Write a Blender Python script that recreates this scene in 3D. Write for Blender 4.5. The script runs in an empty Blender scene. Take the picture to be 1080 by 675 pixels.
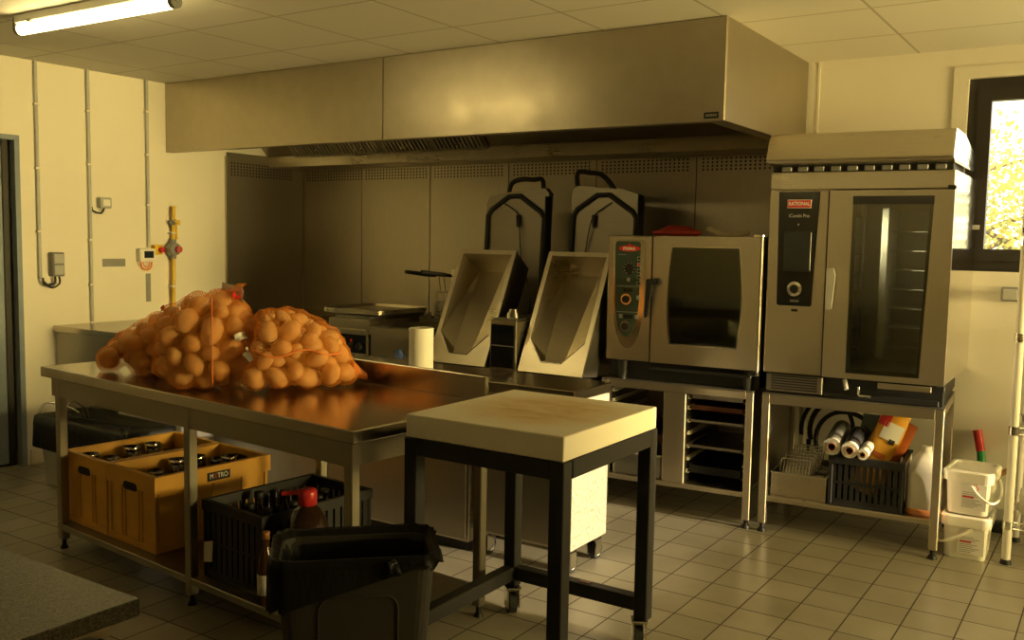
import bpy, bmesh, random
from math import *
from mathutils import Vector, Matrix, noise
from mathutils.bvhtree import BVHTree
random.seed(11)
S = bpy.context.scene
COL = S.collection
V = Vector

# ------------------------------------------------------------------ mesh builder
class MB:
    def __init__(s):
        s.v = []; s.f = []; s.sm = []; s.mi = []
    def raw(s, vs, fs, smooth=False, m=0, M=None):
        b = len(s.v)
        for p in vs:
            p = V(p)
            s.v.append(M @ p if M else p)
        for f in fs:
            s.f.append([i + b for i in f]); s.sm.append(smooth); s.mi.append(m)
        return s
    def box(s, x0, x1, y0, y1, z0, z1, b=0.0, m=0, M=None, seg=1):
        if b <= 0:
            vs = [(x, y, z) for z in (z0, z1) for y in (y0, y1) for x in (x0, x1)]
            fs = [(0, 2, 3, 1), (4, 5, 7, 6), (0, 1, 5, 4), (2, 6, 7, 3), (0, 4, 6, 2), (1, 3, 7, 5)]
            return s.raw(vs, fs, False, m, M)
        bm = bmesh.new()
        bmesh.ops.create_cube(bm, size=1.0)
        for v in bm.verts:
            v.co = V(((x0 + x1) / 2 + v.co.x * (x1 - x0), (y0 + y1) / 2 + v.co.y * (y1 - y0), (z0 + z1) / 2 + v.co.z * (z1 - z0)))
        b = min(b, abs(x1 - x0) * .49, abs(y1 - y0) * .49, abs(z1 - z0) * .49)
        bmesh.ops.bevel(bm, geom=list(bm.edges), offset=b, segments=seg, affect='EDGES', profile=.5)
        bm.verts.index_update()
        s.raw([v.co.copy() for v in bm.verts], [[v.index for v in f.verts] for f in bm.faces], False, m, M)
        bm.free()
        return s
    def bar(s, a, b, w, h, m=0, up=(0, 0, 1)):
        a = V(a); b = V(b); d = (b - a).normalized()
        u = V(up)
        if abs(d.dot(u)) > .98: u = V((0, 1, 0))
        x = d.cross(u).normalized(); y = x.cross(d).normalized()
        vs = []
        for p in (a, b):
            for i, j in ((-1, -1), (1, -1), (1, 1), (-1, 1)):
                vs.append(p + x * (i * w / 2) + y * (j * h / 2))
        return s.raw(vs, [(3, 2, 1, 0), (4, 5, 6, 7), (0, 1, 5, 4), (1, 2, 6, 5), (2, 3, 7, 6), (3, 0, 4, 7)], False, m)
    def cyl(s, a, b, r, r2=None, n=20, m=0, caps=True, smooth=True):
        a = V(a); b = V(b); r2 = r if r2 is None else r2
        d = (b - a).normalized()
        u = V((0, 0, 1)) if abs(d.z) < .9 else V((1, 0, 0))
        x = d.cross(u).normalized(); y = d.cross(x).normalized()
        vs = []
        for p, q in ((a, r), (b, r2)):
            for i in range(n):
                t = 2 * pi * i / n
                vs.append(p + x * (cos(t) * q) + y * (sin(t) * q))
        s.raw(vs, [(i, (i + 1) % n, n + (i + 1) % n, n + i) for i in range(n)], smooth, m)
        if caps:
            s.raw(vs[:n], [list(range(n))[::-1]], False, m)
            s.raw(vs[n:], [list(range(n))], False, m)
        return s
    def pipe(s, a, b, r, ri, n=24, m=0):
        # hollow tube with thick wall
        a = V(a); b = V(b); d = (b - a).normalized()
        u = V((0, 0, 1)) if abs(d.z) < .9 else V((1, 0, 0))
        x = d.cross(u).normalized(); y = d.cross(x).normalized()
        rings = []
        for p, q in ((a, r), (b, r), (b, ri), (a, ri)):
            rings.append([p + x * (cos(2 * pi * i / n) * q) + y * (sin(2 * pi * i / n) * q) for i in range(n)])
        vs = sum(rings, [])
        for k in range(4):
            k2 = (k + 1) % 4
            s.raw(vs, [(k * n + i, k * n + (i + 1) % n, k2 * n + (i + 1) % n, k2 * n + i) for i in range(n)], k in (0, 2), m)
        return s
    def tube(s, pts, r, n=8, closed=False, m=0):
        P = [V(p) for p in pts]
        N = len(P)
        up = None; rings = []
        for i, p in enumerate(P):
            if closed: d = P[(i + 1) % N] - P[i - 1]
            else: d = P[min(i + 1, N - 1)] - P[max(i - 1, 0)]
            d = d.normalized()
            if up is None:
                up = V((0, 0, 1)) if abs(d.z) < .9 else V((1, 0, 0))
            x = d.cross(up)
            x = x.normalized() if x.length > 1e-6 else V((1, 0, 0))
            y = x.cross(d).normalized(); up = y
            rr = r[i] if isinstance(r, (list, tuple)) else r
            rings.append([p + x * (cos(2 * pi * k / n) * rr) + y * (sin(2 * pi * k / n) * rr) for k in range(n)])
        vs = sum(rings, [])
        M_ = N if closed else N - 1
        fs = []
        for i in range(M_):
            j = (i + 1) % N
            for k in range(n):
                fs.append((i * n + k, i * n + (k + 1) % n, j * n + (k + 1) % n, j * n + k))
        s.raw(vs, fs, True, m)
        if not closed:
            s.raw(rings[0], [list(range(n))[::-1]], False, m)
            s.raw(rings[-1], [list(range(n))], False, m)
        return s
    def lathe(s, prof, c=(0, 0, 0), n=24, m=0, M=None, smooth=True):
        vs = []; fs = []
        for r, z in prof:
            for i in range(n):
                t = 2 * pi * i / n
                vs.append((c[0] + r * cos(t), c[1] + r * sin(t), c[2] + z))
        for k in range(len(prof) - 1):
            for i in range(n):
                fs.append((k * n + i, k * n + (i + 1) % n, (k + 1) * n + (i + 1) % n, (k + 1) * n + i))
        s.raw(vs, fs, smooth, m, M)
        return s
    def prism(s, poly, vec, m=0, M=None, smooth=False):
        n = len(poly); vec = V(vec)
        vs = [V(p) for p in poly] + [V(p) + vec for p in poly]
        s.raw(vs, [list(range(n))[::-1], list(range(n, 2 * n))], False, m, M)
        s.raw(vs, [(i, (i + 1) % n, n + (i + 1) % n, n + i) for i in range(n)], smooth, m, M)
        return s
    def ring(s, outer, inner, vec, m=0, M=None):
        n = len(outer); vec = V(vec)
        vs = [V(p) for p in outer] + [V(p) for p in inner] + [V(p) + vec for p in outer] + [V(p) + vec for p in inner]
        fs = []
        for i in range(n):
            j = (i + 1) % n
            fs += [(i, n + i, n + j, j), (2 * n + i, 2 * n + j, 3 * n + j, 3 * n + i), (i, j, 2 * n + j, 2 * n + i), (n + i, 3 * n + i, 3 * n + j, n + j)]
        return s.raw(vs, fs, False, m, M)
    def loft(s, rings, m=0, smooth=True, cap0=True, cap1=True):
        n = len(rings[0]); vs = sum([list(r) for r in rings], []); fs = []
        for k in range(len(rings) - 1):
            for i in range(n):
                fs.append((k * n + i, k * n + (i + 1) % n, (k + 1) * n + (i + 1) % n, (k + 1) * n + i))
        s.raw(vs, fs, smooth, m)
        if cap0: s.raw(rings[0], [list(range(n))[::-1]], False, m)
        if cap1: s.raw(rings[-1], [list(range(n))], False, m)
        return s
    def grid(s, fn, nu, nv, m=0, smooth=True):
        vs = [fn(i / nu, j / nv) for j in range(nv + 1) for i in range(nu + 1)]
        w = nu + 1
        return s.raw(vs, [(j * w + i, j * w + i + 1, (j + 1) * w + i + 1, (j + 1) * w + i) for j in range(nv) for i in range(nu)], smooth, m)
    def ball(s, c, r, n=12, m=0, M=None):
        rx, ry, rz = r if isinstance(r, (tuple, list)) else (r, r, r)
        prof = []
        vs = []; fs = []
        k = n // 2
        for j in range(k + 1):
            a = -pi / 2 + pi * j / k
            for i in range(n):
                t = 2 * pi * i / n
                vs.append((c[0] + rx * cos(a) * cos(t), c[1] + ry * cos(a) * sin(t), c[2] + rz * sin(a)))
        for j in range(k):
            for i in range(n):
                fs.append((j * n + i, j * n + (i + 1) % n, (j + 1) * n + (i + 1) % n, (j + 1) * n + i))
        return s.raw(vs, fs, True, m, M)
    def build(s, name, mat, parent=None, loc=(0, 0, 0), rz=0.0, kind=None):
        me = bpy.data.meshes.new(name)
        me.from_pydata([tuple(v) for v in s.v], [], s.f)
        for p, a, m in zip(me.polygons, s.sm, s.mi):
            p.use_smooth = a; p.material_index = m
        for m_ in (mat if isinstance(mat, (list, tuple)) else [mat]): me.materials.append(m_)
        bm = bmesh.new(); bm.from_mesh(me)
        bmesh.ops.recalc_face_normals(bm, faces=list(bm.faces))
        bm.to_mesh(me); bm.free()
        me.update()
        o = bpy.data.objects.new(name, me)
        COL.objects.link(o)
        o.location = loc; o.rotation_euler = (0, 0, rz)
        if parent: o.parent = parent
        if kind: o['kind'] = kind
        return o

def thing(name, label, cat, loc=(0, 0, 0), rz=0.0, group=None):
    o = bpy.data.objects.new(name, None)
    o.empty_display_size = .05
    COL.objects.link(o)
    o.location = loc; o.rotation_euler = (0, 0, rz)
    tag(o, label, cat, group)
    return o
def tag(o, label, cat, group=None):
    o['label'] = label; o['category'] = cat
    if group: o['group'] = group
    return o
def copy_tree(o, parent=None):
    kids = [c for c in bpy.data.objects if c.parent == o]
    c = o.copy(); COL.objects.link(c)
    if parent: c.parent = parent
    for k in kids: copy_tree(k, c)
    return c
def text(name, body, size, M, mat, parent=None, ext=.0006, sx=1.0, bold=0.0):
    cu = bpy.data.curves.new(name, 'FONT')
    cu.body = body; cu.size = size; cu.align_x = 'CENTER'; cu.align_y = 'CENTER'; cu.extrude = ext; cu.offset = bold
    t = bpy.data.objects.new(name, cu); COL.objects.link(t)
    bpy.context.view_layer.update()
    me = bpy.data.meshes.new_from_object(t.evaluated_get(bpy.context.evaluated_depsgraph_get()))
    bpy.data.objects.remove(t)
    me.name = name
    me.transform(M @ Matrix.Diagonal((sx, 1, 1, 1)))
    me.materials.clear(); me.materials.append(mat)
    o = bpy.data.objects.new(name, me); COL.objects.link(o)
    if parent: o.parent = parent
    return o
FRONT = Matrix.Rotation(pi / 2, 4, 'X')          # text lying in xy -> standing, read from -y
def at_front(x, y, z): return Matrix.Translation((x, y, z)) @ FRONT
def rrect(x0, x1, z0, z1, r, n=4):
    pts = []
    for cx, cz, a in ((x1 - r, z1 - r, 0), (x0 + r, z1 - r, 90), (x0 + r, z0 + r, 180), (x1 - r, z0 + r, 270)):
        for k in range(n + 1):
            t = radians(a + 90 * k / n)
            pts.append((cx + r * cos(t), cz + r * sin(t)))
    return pts
def smooth_path(pts, k=6, closed=False):
    P = [V(p) for p in pts]; out = []; N = len(P)
    rng = range(N) if closed else range(N - 1)
    for i in rng:
        p1 = P[i]; p2 = P[(i + 1) % N]
        p0 = P[i - 1] if (closed or i > 0) else p1
        p3 = P[(i + 2) % N] if (closed or i + 2 < N) else p2
        for j in range(k):
            t = j / k
            out.append(.5 * ((2 * p1) + (p2 - p0) * t + (2 * p0 - 5 * p1 + 4 * p2 - p3) * t * t + (3 * p1 - p0 - 3 * p2 + p3) * t ** 3))
    if not closed: out.append(P[-1])
    return out

# ------------------------------------------------------------------ materials
class NT:
    def __init__(s, name):
        s.m = bpy.data.materials.new(name); s.m.use_nodes = True
        s.t = s.m.node_tree; s.t.nodes.clear()
        s.out = s.n('ShaderNodeOutputMaterial')
    def n(s, t, **k):
        x = s.t.nodes.new(t)
        for a, b in k.items():
            if a.startswith('i_'):
                key = a[2:]
                x.inputs[int(key) if key.isdigit() else key.replace('_', ' ')].default_value = b
            else: setattr(x, a, b)
        return x
    def l(s, a, b): s.t.links.new(a, b); return s
    def math(s, op, a, b=None, c=None):
        x = s.n('ShaderNodeMath', operation=op)
        for i, q in enumerate((a, b, c)):
            if q is None: continue
            if isinstance(q, (int, float)): x.inputs[i].default_value = q
            else: s.l(q, x.inputs[i])
        return x.outputs[0]
    def ramp(s, fac, stops):
        x = s.n('ShaderNodeValToRGB'); e = x.color_ramp.elements
        while len(e) < len(stops): e.new(.5)
        for q, (p, c) in zip(e, stops): q.position = p; q.color = (*c, 1) if len(c) == 3 else c
        s.l(fac, x.inputs[0]); return x.outputs[0]
    def coord(s, scale=(1, 1, 1), rot=(0, 0, 0), loc=(0, 0, 0)):
        c = s.n('ShaderNodeTexCoord'); mp = s.n('ShaderNodeMapping')
        mp.inputs['Scale'].default_value = scale; mp.inputs['Rotation'].default_value = rot; mp.inputs['Location'].default_value = loc
        s.l(c.outputs['Object'], mp.inputs[0]); return mp.outputs[0]
    def noise(s, co, scale, detail=3, rough=.5):
        x = s.n('ShaderNodeTexNoise'); x.inputs['Scale'].default_value = scale; x.inputs['Detail'].default_value = detail; x.inputs['Roughness'].default_value = rough
        if co is not None: s.l(co, x.inputs['Vector'])
        return x.outputs['Fac']
    def bump(s, h, strength=.2, dist=.002):
        x = s.n('ShaderNodeBump'); x.inputs['Strength'].default_value = strength; x.inputs['Distance'].default_value = dist
        s.l(h, x.inputs['Height']); return x.outputs[0]
    def bsdf(s, **k):
        p = s.n('ShaderNodeBsdfPrincipled')
        for a, b in k.items():
            q = p.inputs[a.replace('_', ' ')]
            if hasattr(b, 'is_linked') or hasattr(b, 'links'): s.l(b, q)
            else: q.default_value = (*b, 1) if isinstance(b, tuple) and len(b) == 3 and q.type == 'RGBA' else b
        s.l(p.outputs[0], s.out.inputs[0]); return p

def plain(name, col, rough=.5, metal=0.0, var=.06, nscale=14, bump=0.0, **k):
    t = NT(name); co = t.coord()
    f = t.noise(co, nscale, 4)
    a = tuple(min(1, c * (1 - var)) for c in col); b = tuple(min(1, c * (1 + var)) for c in col)
    kw = dict(Base_Color=t.ramp(f, [(.3, a), (.7, b)]), Roughness=rough, Metallic=metal); kw.update(k)
    if bump: kw['Normal'] = t.bump(f, bump, .003)
    t.bsdf(**kw); return t.m
def steel(name, col=(.56, .51, .41), rough=.3, stretch=(2, 2, 90), var=.05, smudge=.08):
    t = NT(name); co = t.coord(stretch)
    f = t.noise(co, 6, 3, .6); g = t.noise(t.coord(), 3.5, 4, .6)
    a = tuple(c * (1 - var) for c in col); b = tuple(c * (1 + var) for c in col)
    r = t.math('ADD', t.math('MULTIPLY', t.math('SUBTRACT', f, .5), .12), t.math('ADD', t.math('MULTIPLY', t.math('SUBTRACT', g, .5), smudge * 2), rough))
    t.bsdf(Base_Color=t.ramp(f, [(.3, a), (.7, b)]), Metallic=1.0, Roughness=r, Normal=t.bump(f, .04, .001))
    return t.m
def emit(name, col, st):
    t = NT(name); e = t.n('ShaderNodeEmission'); e.inputs[0].default_value = (*col, 1); e.inputs[1].default_value = st
    t.l(e.outputs[0], t.out.inputs[0]); return t.m

M = {}
M['steel'] = steel('brushed_steel')
M['steel_v'] = steel('vertical_brushed_steel', stretch=(90, 90, 2), rough=.33)
M['lid_steel'] = steel('dull_lid_steel', (.24, .215, .175), .42)
M['steel_dark'] = steel('aged_steel', (.33, .31, .275), .38)
M['steel_hood'] = steel('hood_steel', (.43, .385, .30), .34, (2, 90, 2), .04, .1)
M['steel_side'] = steel('polished_side_steel', (.74, .72, .68), .09, (2, 90, 2), .03, .03)
M['steel_top'] = steel('worktop_steel', (.48, .43, .36), .2, (2, 40, 40), .05, .06)
M['steel_leg'] = steel('leg_steel', (.34, .31, .25), .42, (90, 90, 2))
M['chrome'] = plain('chrome', (.75, .74, .7), .12, 1.0, .02)
M['black'] = plain('black_plastic', (.009, .009, .0095), .55, var=.2)
M['black_gloss'] = plain('black_glass_panel', (.008, .009, .012), .08, var=.1)
M['black_metal'] = plain('black_painted_steel', (.010, .010, .011), .55, var=.15, bump=.03)
M['void'] = plain('dark_cavity', (.012, .011, .009), .7, var=.2)
M['rubber'] = plain('black_rubber', (.015, .015, .015), .6)
M['wall'] = plain('cream_wall_paint', (.83, .79, .69), .38, var=.015, nscale=3)
M['wall_trim'] = plain('cream_trim', (.8, .76, .66), .35, var=.01)
M['wall_dark'] = plain('cream_wall_paint_far', (.8, .70, .46), .6)
M['base'] = plain('beige_baseboard', (.72, .64, .5), .45, var=.05)
M['white'] = plain('white_plastic', (.82, .8, .74), .4, var=.02)
M['white_gloss'] = plain('white_china', (.85, .83, .78), .15, var=.02)
M['grey'] = plain('grey_plastic', (.22, .22, .22), .45)
M['grey_light'] = plain('light_grey_plastic', (.45, .45, .43), .45)
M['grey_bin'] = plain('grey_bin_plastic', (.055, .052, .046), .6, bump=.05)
M['red'] = plain('red_plastic', (.55, .03, .03), .35)
M['green'] = plain('green_plastic', (.02, .3, .06), .4)
M['yellow_pipe'] = plain('yellow_pipe_paint', (.75, .5, .04), .4)
M['orange_cable'] = plain('orange_cable', (.8, .25, .05), .5)
M['yellow'] = plain('yellow_crate_plastic', (.72, .38, .045), .45, var=.07, nscale=9)
M['wood'] = plain('wooden_handle', (.36, .19, .08), .5, var=.2, nscale=30)
M['screen'] = plain('dark_screen', (.02, .025, .03), .12)
M['window_frame'] = plain('dark_window_frame', (.028, .024, .02), .4)
M['paper'] = plain('white_paper', (.86, .84, .78), .85, var=.02, bump=.05)
M['tape'] = plain('silver_tape', (.3, .3, .28), .4, .3)
M['dark_green'] = plain('dark_green_panel', (.035, .062, .045), .28)
M['logo_red'] = plain('red_logo', (.6, .02, .015), .35, var=.02)
M['print_white'] = plain('white_print', (.8, .79, .75), .5, var=.01)
M['print_grey'] = plain('grey_print', (.3, .3, .29), .5, var=.01)
M['orange_pack'] = plain('orange_packaging', (.9, .45, .05), .35, var=.15, nscale=8)
M['orange_deep'] = plain('deep_orange_packaging', (.6, .16, .03), .35, var=.2, nscale=10)
M['brown_cap'] = plain('orange_brown_cap', (.45, .2, .08), .4)
M['silicone'] = plain('red_silicone', (.4, .035, .02), .5, var=.25, nscale=20)
M['cloth'] = plain('cream_cloth', (.6, .52, .38), .9, var=.15, nscale=30, bump=.3)
M['brown_tray'] = plain('browned_baking_tray', (.16, .06, .03), .5, .3, var=.3)
M['card'] = plain('cardboard_core', (.3, .15, .08), .8)
M['bluish'] = plain('blue_grey_steel_sheen', (.26, .31, .37), .3, .3)  # bluish reflections of the steel door and jamb put into the colour
M['blade'] = plain('blue_print', (.08, .14, .4), .4)
M['filter_dark'] = steel('filter_steel', (.5, .46, .38), .42)

def mat_floor():
    t = NT('grey_floor_tiles')
    c = t.n('ShaderNodeTexCoord')
    mp = t.n('ShaderNodeMapping'); mp.inputs['Location'].default_value = (1.265 / .196 + 40, -3.665 / .207 + 40, 0); mp.inputs['Scale'].default_value = (1 / .196, 1 / .207, 1)
    t.l(c.outputs['Object'], mp.inputs[0])
    b = t.n('ShaderNodeTexBrick'); b.offset = 0; b.squash = 1
    b.inputs['Scale'].default_value = 1; b.inputs['Mortar Size'].default_value = .016; b.inputs['Mortar Smooth'].default_value = .2
    b.inputs['Brick Width'].default_value = 1; b.inputs['Row Height'].default_value = 1
    b.inputs['Color1'].default_value = (.31, .29, .235, 1); b.inputs['Color2'].default_value = (.37, .347, .285, 1); b.inputs['Mortar'].default_value = (.05, .04, .03, 1)
    t.l(mp.outputs[0], b.inputs[0])
    f = t.noise(t.coord(), 2.2, 6, .65); g = t.noise(t.coord(), 60, 3)
    mix = t.n('ShaderNodeMix', data_type='RGBA', blend_type='MULTIPLY'); mix.inputs[0].default_value = 1
    t.l(b.outputs['Color'], mix.inputs[6]); t.l(t.ramp(f, [(.3, (.78, .75, .7)), (.65, (1, 1, 1))]), mix.inputs[7])
    r = t.math('ADD', t.math('MULTIPLY', b.outputs['Fac'], .35), t.math('ADD', t.math('MULTIPLY', f, .16), .24))
    h = t.math('SUBTRACT', t.math('MULTIPLY', g, .12), b.outputs['Fac'])
    t.bsdf(Base_Color=mix.outputs[2], Roughness=r, Normal=t.bump(h, .35, .003)); return t.m
def mat_ceiling():
    t = NT('ceiling_tiles')
    c = t.n('ShaderNodeTexCoord')
    mp = t.n('ShaderNodeMapping'); mp.inputs['Location'].default_value = (1.05 / .631 + 40, -3.27 / .61 + 40, 0); mp.inputs['Scale'].default_value = (1 / .631, 1 / .61, 1)
    t.l(c.outputs['Object'], mp.inputs[0])
    b = t.n('ShaderNodeTexBrick'); b.offset = 0
    b.inputs['Scale'].default_value = 1; b.inputs['Mortar Size'].default_value = .011; b.inputs['Mortar Smooth'].default_value = .1
    b.inputs['Brick Width'].default_value = 1; b.inputs['Row Height'].default_value = 1
    b.inputs['Color1'].default_value = (.80, .77, .69, 1); b.inputs['Color2'].default_value = (.78, .75, .67, 1); b.inputs['Mortar'].default_value = (.5, .46, .38, 1)
    t.l(mp.outputs[0], b.inputs[0])
    t.bsdf(Base_Color=b.outputs['Color'], Roughness=.6, Normal=t.bump(t.math('SUBTRACT', 0.0, b.outputs['Fac']), .5, .004)); return t.m
M['cavity'] = plain('matt_cavity_steel', (.5, .49, .44), .4, .35)
M['floor'] = mat_floor(); M['ceiling'] = mat_ceiling()
def mat_perf(name='perforated_steel', ax='x'):
    # brushed wall panel, rows of punched holes near its top edge (z measured from the panel's top)
    t = NT(name); c = t.n('ShaderNodeTexCoord'); sp = t.n('ShaderNodeSeparateXYZ'); t.l(c.outputs['Object'], sp.inputs[0])
    x = sp.outputs[0 if ax == 'x' else 1]; z = sp.outputs[2]
    px, pz = .0305, .0225
    fx = t.math('SUBTRACT', t.math('FRACT', t.math('DIVIDE', x, px)), .5)
    fz = t.math('SUBTRACT', t.math('FRACT', t.math('DIVIDE', z, pz)), .5)
    dx = t.math('MULTIPLY', fx, px); dz = t.math('MULTIPLY', fz, pz)
    d = t.math('SQRT', t.math('ADD', t.math('MULTIPLY', dx, dx), t.math('MULTIPLY', dz, dz)))
    hole = t.math('LESS_THAN', d, .0068)
    inx = t.math('MULTIPLY', t.math('GREATER_THAN', x, .0305), t.math('LESS_THAN', x, .67))
    inz = t.math('MULTIPLY', t.math('GREATER_THAN', z, -.18), t.math('LESS_THAN', z, -.0675))
    k = t.math('MULTIPLY', hole, t.math('MULTIPLY', inx, inz))
    f = t.noise(t.coord((90, 90, 2)), 6, 3, .6); g = t.noise(t.coord(), 1.6, 4, .6)
    mix = t.n('ShaderNodeMix', data_type='RGBA')
    t.l(k, mix.inputs[0]); t.l(t.ramp(f, [(.3, (.38, .345, .285)), (.7, (.44, .40, .335))]), mix.inputs[6]); mix.inputs[7].default_value = (.01, .008, .006, 1)
    t.bsdf(Base_Color=mix.outputs[2], Metallic=t.math('SUBTRACT', 1.0, k), Roughness=t.math('ADD', t.math('MULTIPLY', g, .14), t.math('ADD', t.math('MULTIPLY', k, .3), .33)))
    return t.m
M['perf'] = mat_perf(); M['perf_y'] = mat_perf('perforated_steel_side', 'y')
def mat_glass(name, tint=(1, 1, 1), gloss=.08, rough=.02):
    t = NT(name); a = t.n('ShaderNodeBsdfTransparent'); a.inputs[0].default_value = (*tint, 1)
    b = t.n('ShaderNodeBsdfGlossy'); b.inputs['Roughness'].default_value = rough
    m = t.n('ShaderNodeMixShader'); m.inputs[0].default_value = gloss
    t.l(a.outputs[0], m.inputs[1]); t.l(b.outputs[0], m.inputs[2]); t.l(m.outputs[0], t.out.inputs[0]); return t.m
M['glass'] = mat_glass('window_glass', (.97, .98, .96), .05)
M['oven_glass'] = mat_glass('dark_oven_glass', (.75, .76, .66), .10, .05)
M['oven_glass_green'] = mat_glass('greenish_oven_glass', (.35, .42, .28), .15, .06)
M['jar_glass'] = mat_glass('clear_jar_glass', (.8, .8, .76), .22, .05)
M['bag_clear'] = mat_glass('clear_plastic', (.85, .82, .75), .3, .2)
def mat_milky(name, col):
    t = NT(name)
    t.bsdf(Base_Color=col, Roughness=.35, Transmission_Weight=.0, Subsurface_Weight=.3, Subsurface_Radius=(.02, .015, .01)); return t.m
M['milky'] = mat_milky('milky_plastic', (.78, .75, .68)); M['bucket'] = mat_milky('white_bucket_plastic', (.84, .82, .74))
def mat_block():
    t = NT('cutting_board_plastic'); f = t.noise(t.coord((1.2, 3, 1)), 4.5, 7, .7)
    c = t.n('ShaderNodeTexCoord'); sp = t.n('ShaderNodeSeparateXYZ'); t.l(c.outputs['Object'], sp.inputs[0])
    dx = t.math('DIVIDE', t.math('SUBTRACT', sp.outputs[0], .33), .34); dy = t.math('DIVIDE', t.math('SUBTRACT', sp.outputs[1], .36), .34)
    rr = t.math('ADD', t.math('MULTIPLY', dx, dx), t.math('MULTIPLY', dy, dy))
    top = t.math('GREATER_THAN', sp.outputs[2], .905)
    w = t.math('MULTIPLY', top, t.math('SUBTRACT', 1.15, rr)); w.node.use_clamp = True
    k = t.math('MULTIPLY', w, f)
    t.bsdf(Base_Color=t.ramp(k, [(.12, (.88, .83, .70)), (.52, (.70, .52, .28)), (.75, (.38, .24, .11))]), Roughness=.5, Normal=t.bump(f, .1, .002), Subsurface_Weight=.1, Subsurface_Radius=(.02, .015, .01)); return t.m
M['block'] = mat_block()
def mat_granite():
    t = NT('speckled_laminate'); v = t.n('ShaderNodeTexVoronoi'); v.inputs['Scale'].default_value = 330; t.l(t.coord(), v.inputs['Vector'])
    f = t.noise(t.coord(), 110, 4, .7)
    h = t.n('ShaderNodeSeparateColor'); t.l(v.outputs['Color'], h.inputs[0])
    k = t.math('ADD', t.math('MULTIPLY', h.outputs[0], .6), t.math('MULTIPLY', f, .4))
    t.bsdf(Base_Color=t.ramp(k, [(.15, (.022, .02, .016)), (.45, (.085, .078, .062)), (.7, (.13, .118, .095)), (.92, (.22, .2, .165))]), Roughness=.45); return t.m
M['granite'] = mat_granite()
def mat_potato():
    t = NT('potato_skin'); co = t.coord()
    f = t.noise(co, 26, 5, .65); g = t.noise(co, 150, 2)
    k = t.math('ADD', t.math('MULTIPLY', f, .75), t.math('MULTIPLY', g, .25))
    t.bsdf(Base_Color=t.ramp(k, [(.25, (.42, .24, .09)), (.45, (.68, .44, .18)), (.7, (.80, .55, .25))]), Roughness=.62, Normal=t.bump(k, .25, .004)); return t.m
M['potato'] = mat_potato()
M['side_rough'] = plain('worn_sheet_steel', (.46, .43, .36), .62, .5, .28, 55, .25)
def mat_net():
    t = NT('orange_net'); c = t.n('ShaderNodeTexCoord'); sp = t.n('ShaderNodeSeparateXYZ'); t.l(c.outputs['Object'], sp.inputs[0])
    X, Y, Z = sp.outputs
    def lines(a):
        q = t.math('ABSOLUTE', t.math('SUBTRACT', t.math('FRACT', t.math('DIVIDE', a, .0075)), .5))
        return t.math('LESS_THAN', q, .14)
    u = t.math('ADD', t.math('MULTIPLY', X, .8), t.math('MULTIPLY', Y, .55))
    l1 = lines(t.math('ADD', u, Z)); l2 = lines(t.math('SUBTRACT', u, Z))
    k = t.math('MAXIMUM', l1, l2)
    d = t.n('ShaderNodeBsdfDiffuse'); d.inputs[0].default_value = (.95, .36, .07, 1)
    tr = t.n('ShaderNodeBsdfTranslucent'); tr.inputs[0].default_value = (.95, .38, .08, 1)
    m0 = t.n('ShaderNodeMixShader'); m0.inputs[0].default_value = .4; t.l(d.outputs[0], m0.inputs[1]); t.l(tr.outputs[0], m0.inputs[2])
    a = t.n('ShaderNodeBsdfTransparent')
    m = t.n('ShaderNodeMixShader'); t.l(t.math('MULTIPLY', k, .7), m.inputs[0]); t.l(a.outputs[0], m.inputs[1]); t.l(m0.outputs[0], m.inputs[2])
    t.l(m.outputs[0], t.out.inputs[0]); return t.m
M['net'] = mat_net()
M['net_solid'] = plain('red_orange_net_seam', (.85, .26, .06), .6)
def mat_bag():
    t = NT('black_bin_liner'); f = t.noise(t.coord((1, 1, .25)), 30, 3, .6)
    t.bsdf(Base_Color=(.006, .006, .006), Roughness=.5, Specular_IOR_Level=.3, Normal=t.bump(f, .5, .01)); return t.m
M['liner'] = mat_bag()
def mat_leaf(name, col):
    t = NT(name); d = t.n('ShaderNodeBsdfDiffuse'); d.inputs[0].default_value = (*col, 1); r = t.n('ShaderNodeBsdfTranslucent'); r.inputs[0].default_value = (*col, 1)
    m = t.n('ShaderNodeMixShader'); m.inputs[0].default_value = .5; t.l(d.outputs[0], m.inputs[1]); t.l(r.outputs[0], m.inputs[2]); t.l(m.outputs[0], t.out.inputs[0]); return t.m
M['leaf_a'] = mat_leaf('yellow_green_leaf', (.42, .43, .17)); M['leaf_b'] = mat_leaf('yellow_leaf', (.55, .47, .16))
M['bark'] = plain('bark', (.12, .09, .06), .9, var=.3)
M['ground'] = plain('outdoor_ground', (.25, .25, .12), .9, var=.3)
# ------------------------------------------------------------------ camera
XL, YB, ZC = -5.84, 5.65, 2.57
cd = bpy.data.cameras.new('camera'); cam = bpy.data.objects.new('camera', cd); COL.objects.link(cam); S.camera = cam
yaw, pitch, roll = -0.58214, -0.08542, 0.017764
f0 = V((sin(yaw), cos(yaw), 0)); r0 = V((cos(yaw), -sin(yaw), 0))
fw = f0 * cos(pitch) + V((0, 0, 1)) * sin(pitch); up0 = r0.cross(fw)
rt = r0 * cos(roll) + up0 * sin(roll); up = up0 * cos(roll) - r0 * sin(roll)
mw = Matrix((rt, up, -fw)).transposed().to_4x4(); mw.translation = (0, 0, 1.5)
cam.matrix_world = mw
cd.sensor_width = 36; cd.lens = 987.56 / 1080 * 36; cd.clip_start = .05; cd.clip_end = 200

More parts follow.
